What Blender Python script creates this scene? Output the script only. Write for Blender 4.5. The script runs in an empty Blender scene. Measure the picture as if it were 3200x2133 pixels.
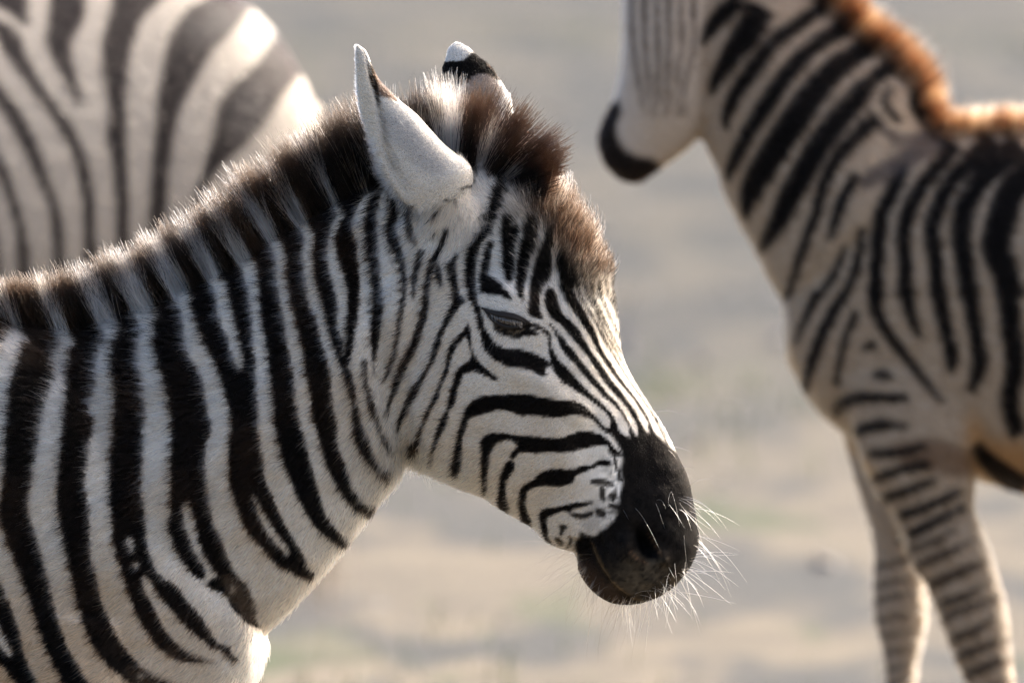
import bpy, math, random
import numpy as np
from mathutils import Vector
from mathutils.bvhtree import BVHTree

random.seed(7)
RNG = np.random.default_rng(11)
scene = bpy.context.scene
col = scene.collection

# ------------------------------------------------------------------ camera, sky, sun, exposure
PITCH = math.radians(4.5)
AXIS = 9.07                                   # metres from lens to the near zebra
YC, CENTRE_Z = AXIS * math.cos(PITCH), 1.05
CAM_H = CENTRE_Z + AXIS * math.sin(PITCH)
cd = bpy.data.cameras.new('camera')
cam = bpy.data.objects.new('camera', cd)
col.objects.link(cam)
cam.location = (0, -YC, CAM_H)
cam.rotation_euler = (math.radians(90) - PITCH, 0, 0)
cd.lens, cd.sensor_width, cd.clip_end = 300, 36, 3000
cd.dof.use_dof = True
cd.dof.focus_distance = AXIS - 0.085
cd.dof.aperture_fstop = 5.2
scene.camera = cam

SUN_AZ, SUN_EL = math.radians(57), math.radians(33)   # azimuth to the right of the view direction
w = bpy.data.worlds.new('World')
scene.world = w
w.use_nodes = True
nt = w.node_tree
sky = nt.nodes.new('ShaderNodeTexSky')
sky.sky_type = 'NISHITA'
sky.sun_disc = False
sky.sun_elevation = SUN_EL
sky.sun_rotation = SUN_AZ
sky.dust_density = 4.0
sky.air_density = 0.6
sky.ozone_density = 0.0
nt.nodes['Background'].inputs[1].default_value = 0.15
nt.links.new(sky.outputs[0], nt.nodes['Background'].inputs[0])
sl = bpy.data.lights.new('sun', 'SUN')
sl.energy, sl.angle, sl.color = 2.2, math.radians(0.6), (1.0, 0.93, 0.82)
sun = bpy.data.objects.new('sun', sl)
col.objects.link(sun)
sdir = Vector((math.sin(SUN_AZ) * math.cos(SUN_EL), math.cos(SUN_AZ) * math.cos(SUN_EL), math.sin(SUN_EL)))
sun.rotation_euler = sdir.to_track_quat('Z', 'Y').to_euler()
sun.location = sdir * 30

scene.render.engine = 'CYCLES'
vs = scene.view_settings
vs.view_transform, vs.look, vs.gamma, vs.exposure = 'Standard', 'None', 1.0, 1.88
vs.use_curve_mapping = False
cy = scene.cycles
cy.use_denoising = True
try:
    cy.denoiser = 'OPENIMAGEDENOISE'
    cy.denoising_input_passes = 'RGB_ALBEDO_NORMAL'
except Exception:
    pass
cy.max_bounces, cy.diffuse_bounces, cy.glossy_bounces, cy.transmission_bounces = 10, 4, 5, 8
cy.use_adaptive_sampling = False
cy.sample_clamp_indirect = 8
try:
    scene.cycles_curves.shape = 'RIBBONS'
    scene.cycles_curves.subdivisions = 2
except Exception:
    pass

# ------------------------------------------------------------------ small numeric helpers
def catmull(p, n, closed=False):
    p = np.asarray(p, float)
    m = len(p)
    if closed:
        q = np.vstack([p[-1], p, p[0], p[1]])
        segs = m
    else:
        q = np.vstack([2 * p[0] - p[1], p, 2 * p[-1] - p[-2]])
        segs = m - 1
    t = np.linspace(0, 1, n, endpoint=False)[:, None]
    out = []
    for i in range(segs):
        a, b, c, d = q[i:i + 4]
        out.append(0.5 * (2 * b + (c - a) * t + (2 * a - 5 * b + 4 * c - d) * t ** 2 + (3 * b - a - 3 * c + d) * t ** 3))
    if not closed:
        out.append(p[-1:])
    return np.vstack(out)

def vnoise(P, scale, seed=0):
    """smooth value noise in -1..1 for points of any dimension"""
    P = np.asarray(P, float) * scale + 1000.37 + seed * 17.13
    I = np.floor(P).astype(np.int64)
    F = P - I
    F = F * F * (3 - 2 * F)
    dim = P.shape[1]
    primes = np.array([73856093, 19349663, 83492791])[:dim]
    tot = np.zeros(len(P))
    for c in range(2 ** dim):
        off = np.array([(c >> k) & 1 for k in range(dim)])
        h = ((I + off) * primes).sum(1) + seed * 7919
        h = (h ^ (h >> 13)) * 1274126177
        h = (h ^ (h >> 16)) & 0xffff
        wgt = np.prod(np.where(off, F, 1 - F), axis=1)
        tot += wgt * (h / 32767.5 - 1)
    return tot

def poly_dist(P, line):
    """distance of 2D points to a polyline, and the signed side"""
    line = np.asarray(line, float)
    best = np.full(len(P), 1e9)
    side = np.zeros(len(P))
    for a, b in zip(line[:-1], line[1:]):
        d = b - a
        t = np.clip(((P - a) @ d) / (d @ d), 0, 1)
        r = P - (a + t[:, None] * d)
        q = np.hypot(r[:, 0], r[:, 1])
        m = q < best
        best[m] = q[m]
        side[m] = np.sign(d[0] * r[m, 1] - d[1] * r[m, 0])
    return best, side

class Canvas:
    """a coat pattern in the animal's own side plane (pixels of 1/3200 of the frame)"""
    def __init__(s, x0, y0, x1, y1, step, base):
        s.x0, s.y0, s.step = x0, y0, step
        s.w, s.h = int((x1 - x0) / step), int((y1 - y0) / step)
        s.rgb = np.zeros((s.h, s.w, 3)) + np.array(base)
    def mask(s, poly, smooth=5):
        p = catmull(poly, smooth, True) if smooth else np.asarray(poly, float)
        p = (p - [s.x0, s.y0]) / s.step
        m = np.zeros((s.h, s.w), bool)
        a, b = p, np.roll(p, -1, 0)
        for r in range(max(0, int(p[:, 1].min())), min(s.h, int(p[:, 1].max()) + 2)):
            y = r + 0.5
            k = (a[:, 1] <= y) != (b[:, 1] <= y)
            if not k.any():
                continue
            xs = np.sort(a[k, 0] + (y - a[k, 1]) / (b[k, 1] - a[k, 1]) * (b[k, 0] - a[k, 0]))
            for i in range(0, len(xs) - 1, 2):
                m[r, max(0, int(round(xs[i]))):max(0, int(round(xs[i + 1])))] ^= True
        return m.astype(float)
    def blur(s, m, n, k=1):
        for _ in range(n):
            m = (np.roll(m, k, 0) + np.roll(m, -k, 0) + np.roll(m, k, 1) + np.roll(m, -k, 1) + 2 * m) / 6
        return m
    def paint(s, polys, colour, soft=1, alpha=1.0, thin=0.0):
        tot = np.zeros((s.h, s.w))
        for p in polys:
            tot = np.maximum(tot, s.mask(p))
        if thin:
            tot = np.clip((s.blur(tot, 14) - 0.5 - thin) / 0.2, 0, 1)
        tot = (s.blur(s.blur(tot, min(soft, 12)), max(0, soft - 12), 5) * alpha)[..., None]
        s.rgb = s.rgb * (1 - tot) + np.array(colour) * tot
    def sample(s, P):
        u = np.clip((P[:, 0] - s.x0) / s.step - 0.5, 0, s.w - 1.001)
        v = np.clip((P[:, 1] - s.y0) / s.step - 0.5, 0, s.h - 1.001)
        i, j = u.astype(int), v.astype(int)
        f, g = (u - i)[:, None], (v - j)[:, None]
        R = s.rgb
        return (R[j, i] * (1 - f) + R[j, i + 1] * f) * (1 - g) + (R[j + 1, i] * (1 - f) + R[j + 1, i + 1] * f) * g
    def inside(s, P):
        return (P[:, 0] > s.x0) & (P[:, 0] < s.x0 + s.w * s.step) & (P[:, 1] > s.y0) & (P[:, 1] < s.y0 + s.h * s.step)

def stroke(pts, widths):
    """closed outline of a tapering stripe along a centre line"""
    c = catmull(pts, 4)
    wd = np.interp(np.linspace(0, 1, len(c)), np.linspace(0, 1, len(np.atleast_1d(widths))), np.atleast_1d(widths)) / 2
    d = np.gradient(c, axis=0)
    d /= np.hypot(d[:, 0], d[:, 1])[:, None] + 1e-9
    n = np.stack([-d[:, 1], d[:, 0]], 1)
    return np.vstack([c + n * wd[:, None], (c - n * wd[:, None])[::-1]])

def X(crop, pts):
    x0, y0, s = crop
    return [(x0 + a / s, y0 + b / s) for a, b in pts]
N1, N2, N3 = (0, 1349, 2), (0, 800, 2), (400, 400, 2)
G, FA, FB, FC, FD = (700, 1000, 3), (1200, 500, 3), (1400, 900, 3), (1500, 1400, 3), (1050, 100, 3)
EY, NO = (1480, 920, 5.8725), (1750, 1550, 4.48)
R1, R2, LZ = (1800, 0, 1.6807), (2200, 900, 1.272), (0, 0, 2)

# ------------------------------------------------------------------ materials
def new_mat(name):
    m = bpy.data.materials.new(name)
    m.use_nodes = True
    return m, m.node_tree, m.node_tree.nodes['Principled BSDF']

def coat_material(name, rough=0.75, bump=0.3):
    m, t, b = new_mat(name)
    a = t.nodes.new('ShaderNodeAttribute')
    a.attribute_name = 'coat'
    n = t.nodes.new('ShaderNodeTexNoise')
    n.inputs['Scale'].default_value = 420
    n.inputs['Detail'].default_value = 4
    bp = t.nodes.new('ShaderNodeBump')
    bp.inputs['Strength'].default_value = bump
    bp.inputs['Distance'].default_value = 0.002
    t.links.new(n.outputs['Fac'], bp.inputs['Height'])
    t.links.new(bp.outputs[0], b.inputs['Normal'])
    t.links.new(a.outputs['Color'], b.inputs['Base Color'])
    b.inputs['Roughness'].default_value = rough
    b.inputs['Specular IOR Level'].default_value = 0.06
    return m

def hair_material(name, rough=0.32, radial=0.42, ior=1.14):
    m = bpy.data.materials.new(name)
    m.use_nodes = True
    t = m.node_tree
    t.nodes.remove(t.nodes['Principled BSDF'])
    h = t.nodes.new('ShaderNodeBsdfHairPrincipled')
    h.parametrization = 'COLOR'
    a = t.nodes.new('ShaderNodeAttribute')
    a.attribute_name = 'coat'
    t.links.new(a.outputs['Color'], h.inputs['Color'])
    h.inputs['Roughness'].default_value = rough
    h.inputs['Radial Roughness'].default_value = radial
    h.inputs['Random Roughness'].default_value = 0.3
    h.inputs['IOR'].default_value = ior
    t.links.new(h.outputs[0], t.nodes['Material Output'].inputs['Surface'])
    return m

def plain_material(name, c, rough=0.5, coat=0.0, noise=0.0, spec=0.5):
    m, t, b = new_mat(name)
    b.inputs['Specular IOR Level'].default_value = spec
    b.inputs['Roughness'].default_value = rough
    b.inputs['Coat Weight'].default_value = coat
    n = t.nodes.new('ShaderNodeTexNoise')
    n.inputs['Scale'].default_value = 150
    r = t.nodes.new('ShaderNodeValToRGB')
    r.color_ramp.elements[0].color = (*[v * (1 - noise) for v in c], 1)
    r.color_ramp.elements[1].color = (*[min(1, v * (1 + noise)) for v in c], 1)
    t.links.new(n.outputs['Fac'], r.inputs[0])
    t.links.new(r.outputs[0], b.inputs['Base Color'])
    return m

M_COAT = coat_material('zebra_coat')
M_HAIR = hair_material('zebra_hair')
M_WHISK = hair_material('whisker_hair', 0.25, 0.3, 1.5)
M_EYE = plain_material('eye_surface', (0.016, 0.009, 0.005), 0.1, 0.6, 0.5)
M_LID = plain_material('eyelid_skin', (0.016, 0.0125, 0.010), 0.55, 0, 0.4, 0.15)
M_HOOF = plain_material('hoof_horn', (0.05, 0.042, 0.036), 0.6, 0, 0.4)

# ------------------------------------------------------------------ object helpers
def link_mesh(name, me, mat, parent):
    o = bpy.data.objects.new(name, me)
    col.objects.link(o)
    if mat:
        me.materials.append(mat)
    o.parent = parent
    return o

def mesh_from(name, V, F):
    me = bpy.data.meshes.new(name)
    me.from_pydata([tuple(v) for v in V], [], [tuple(f) for f in F])
    me.update()
    return me

def rings_to_mesh(rings):
    """closed loft through rings (n,m,3) with fan caps"""
    n, m = rings.shape[:2]
    V = np.vstack([rings.reshape(-1, 3), rings[0].mean(0), rings[-1].mean(0)])
    F = []
    for i in range(n - 1):
        for j in range(m):
            k = (j + 1) % m
            F.append((i * m + j, i * m + k, (i + 1) * m + k, (i + 1) * m + j))
    a, b = n * m, n * m + 1
    for j in range(m):
        k = (j + 1) % m
        F.append((a, k, j))
        F.append((b, (n - 1) * m + j, (n - 1) * m + k))
    return V, F

def hair_object(name, pos, rad, colr, mat, parent):
    """pos (N,K,3), rad (N,K), colr (N,K,3) -> one native hair object"""
    N, K = pos.shape[:2]
    c = bpy.data.hair_curves.new(name)
    c.add_curves([K] * N)
    c.attributes['position'].data.foreach_set('vector', pos.reshape(-1).astype(np.float32))
    r = c.attributes.get('radius') or c.attributes.new('radius', 'FLOAT', 'POINT')
    r.data.foreach_set('value', rad.reshape(-1).astype(np.float32))
    a = c.attributes.new('coat', 'FLOAT_COLOR', 'POINT')
    rgba = np.ones((N * K, 4), np.float32)
    rgba[:, :3] = colr.reshape(-1, 3)
    a.data.foreach_set('color', rgba.reshape(-1))
    o = bpy.data.objects.new(name, c)
    col.objects.link(o)
    c.materials.append(mat)
    o.parent = parent
    o['kind'] = 'stuff'
    return o

class Animal:
    def __init__(s, yp, x0_px, yaw=0.0):
        s.yaw, s.xs = yaw, 1 / math.cos(yaw)
        d = (YC + yp) / math.cos(PITCH)
        s.k = 0.12 * d / 3200
        s.zc = CAM_H - (YC + yp) * math.tan(PITCH)
        s.yp = yp
        s.x0 = x0_px
        s.parts = []
    def root(s, name, label, cat):
        e = bpy.data.objects.new(name, None)
        e.empty_display_size = 0.2
        col.objects.link(e)
        e.location = ((s.x0 - 1600 - (45 if s.yaw else 0)) * s.k, s.yp, 0)
        e.rotation_euler.z = s.yaw
        e['label'], e['category'] = label, cat
        s.e = e
        return e
    def loc(s, P):
        P = np.asarray(P, float)
        return np.stack([(P[..., 0] - s.x0) * s.k * s.xs, s.zc + (1066.5 - P[..., 1]) * s.k], -1)
    def px(s, V):
        """side-plane pixels of local points (mirrored flanks share them)"""
        z = V[:, 2] - np.abs(V[:, 1]) * math.tan(PITCH)
        return np.stack([V[:, 0] / (s.k * s.xs) + s.x0 + (np.abs(V[:, 1]) * math.sin(s.yaw) / s.k - 45 if s.yaw else 0), 1066.5 - (z - s.zc) / s.k], 1)
    def gz(s):
        return 1066.5 + s.zc / s.k          # pixel row of the ground
    def loft(s, secs, n=7, m=44, ex=2.3, crest=0.0, jaw=0.0):
        S = catmull(np.array(secs, float), n)
        a = np.linspace(0, 2 * np.pi, m, endpoint=False)
        c = np.sign(np.cos(a)) * np.abs(np.cos(a)) ** (2 / ex)
        q = np.sign(np.sin(a)) * np.abs(np.sin(a)) ** (2 / ex)
        q = q * np.where(c > 0, 1 - crest * c, 1 + jaw * c)
        T, B = s.loc(S[:, 0:2]), s.loc(S[:, 2:4])
        C, H = (T + B) / 2, (T - B) / 2
        xz = C[:, None] + H[:, None] * c[None, :, None]
        y = S[:, 4:5] * s.k * q[None]
        s.parts.append(rings_to_mesh(np.stack([xz[..., 0], y, xz[..., 1]], -1)))
    def tube(s, pts, n=5, m=20):
        """pts: (px x, px y, depth m, radius px, side squash)"""
        S = catmull(np.array(pts, float), n)
        xz = s.loc(S[:, :2])
        P = np.stack([xz[:, 0], S[:, 2], xz[:, 1]], 1)
        d = np.gradient(P, axis=0)
        d /= np.linalg.norm(d, axis=1)[:, None]
        u = np.cross(d, [0, 1, 0])
        u /= np.linalg.norm(u, axis=1)[:, None]
        v = np.cross(d, u)
        a = np.linspace(0, 2 * np.pi, m, endpoint=False)
        R = S[:, 3:4] * s.k
        rings = P[:, None] + u[:, None] * (np.cos(a)[None] * R)[..., None] + v[:, None] * (np.sin(a)[None] * R * S[:, 4:5])[..., None]
        s.parts.append(rings_to_mesh(rings))
    def fuse(s, voxel, smooth):
        V, F, o = [], [], 0
        for v, f in s.parts:
            V.append(v)
            F += [tuple(i + o for i in q) for q in f]
            o += len(v)
        me = mesh_from('body_source', np.vstack(V), F)
        ob = bpy.data.objects.new('body_source', me)
        col.objects.link(ob)
        r = ob.modifiers.new('r', 'REMESH')
        r.mode, r.voxel_size = 'VOXEL', voxel
        sm = ob.modifiers.new('s', 'SMOOTH')
        sm.factor, sm.iterations = 0.5, smooth
        dg = bpy.context.evaluated_depsgraph_get()
        out = bpy.data.meshes.new_from_object(ob.evaluated_get(dg))
        out.name = 'body'
        bpy.data.objects.remove(ob)
        bpy.data.meshes.remove(me)
        return out

def verts(me):
    a = np.empty(len(me.vertices) * 3, np.float32)
    me.vertices.foreach_get('co', a)
    return a.reshape(-1, 3).astype(float)
def vnormals(me):
    a = np.empty(len(me.vertices) * 3, np.float32)
    me.vertex_normals.foreach_get('vector', a)
    return a.reshape(-1, 3).astype(float)
def set_coat(me, C):
    a = me.attributes.get('coat') or me.attributes.new('coat', 'FLOAT_COLOR', 'POINT')
    rgba = np.ones((len(C), 4), np.float32)
    rgba[:, :3] = C
    a.data.foreach_set('color', rgba.reshape(-1))
def shade_smooth(me):
    me.polygons.foreach_set('use_smooth', np.ones(len(me.polygons), bool))

def surface_samples(me, density_fn, n, seed):
    """n random surface points weighted by density_fn(points); returns points, normals"""
    rng = np.random.default_rng(seed)
    me.calc_loop_triangles()
    T = np.empty(len(me.loop_triangles) * 3, np.int32)
    me.loop_triangles.foreach_get('vertices', T)
    T = T.reshape(-1, 3)
    V, Nn = verts(me), vnormals(me)
    A, B, C = V[T[:, 0]], V[T[:, 1]], V[T[:, 2]]
    area = np.linalg.norm(np.cross(B - A, C - A), axis=1) / 2
    wgt = area * density_fn((A + B + C) / 3, (Nn[T[:, 0]] + Nn[T[:, 1]] + Nn[T[:, 2]]) / 3)
    cs = np.cumsum(wgt)
    idx = np.searchsorted(cs, rng.random(n) * cs[-1])
    idx = np.clip(idx, 0, len(T) - 1)
    r1, r2 = np.sqrt(rng.random(n)), rng.random(n)
    b0, b1, b2 = 1 - r1, r1 * (1 - r2), r1 * r2
    P = A[idx] * b0[:, None] + B[idx] * b1[:, None] + C[idx] * b2[:, None]
    Q = Nn[T[idx, 0]] * b0[:, None] + Nn[T[idx, 1]] * b1[:, None] + Nn[T[idx, 2]] * b2[:, None]
    return P, Q / (np.linalg.norm(Q, axis=1)[:, None] + 1e-9)

def grow(P, Nn, D, L, lift, K, seed, jitter=0.25, clump=0.3, curl=0.0):
    """hair points: D combing direction (3D), L length, lift share of the normal"""
    rng = np.random.default_rng(seed)
    n = len(P)
    D = D - Nn * (D * Nn).sum(1)[:, None]
    D /= np.linalg.norm(D, axis=1)[:, None] + 1e-9
    J = rng.normal(size=(n, 3)) * jitter
    cl = np.stack([vnoise(P, 240, 31 + i) for i in range(3)], 1) * clump
    D = D + J + cl
    D = D - Nn * (D * Nn).sum(1)[:, None] * 0.8
    D /= np.linalg.norm(D, axis=1)[:, None] + 1e-9
    L = L * rng.uniform(0.65, 1.25, n)
    lf = np.asarray(lift) * rng.uniform(0.6, 1.5, n)
    t = np.linspace(0, 1, K)[None, :, None]
    pos = P[:, None] - Nn[:, None] * 0.0006 + L[:, None, None] * (D[:, None] * (t * (1 - lf[:, None, None] * 0.5)) + Nn[:, None] * (lf[:, None, None] * (t * 1.5 - 0.75 * t ** 2)))
    if curl:
        pos = pos + (rng.normal(size=(n, 1, 3)) * L[:, None, None] * curl) * t ** 2
    return pos

def taper(n, K, r0, tip=0.25):
    return np.repeat((r0 * np.interp(np.linspace(0, 1, K), [0, 0.5, 1], [1, 0.85, tip]))[None], n, 0)

WHITE, BLACK, FACEBLACK = (0.83, 0.745, 0.63), (0.0065, 0.0048, 0.0038), (0.0036, 0.0031, 0.0028)
# ------------------------------------------------------------------ coat pattern of the near zebra
def band(left, right, up=None):
    left, right = list(left), list(right)
    if up:
        left = [(left[0][0] + up[0], left[0][1] + up[1])] + left
        right = [(right[0][0] + up[0], right[0][1] + up[1])] + right
    return left + right[::-1]

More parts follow.
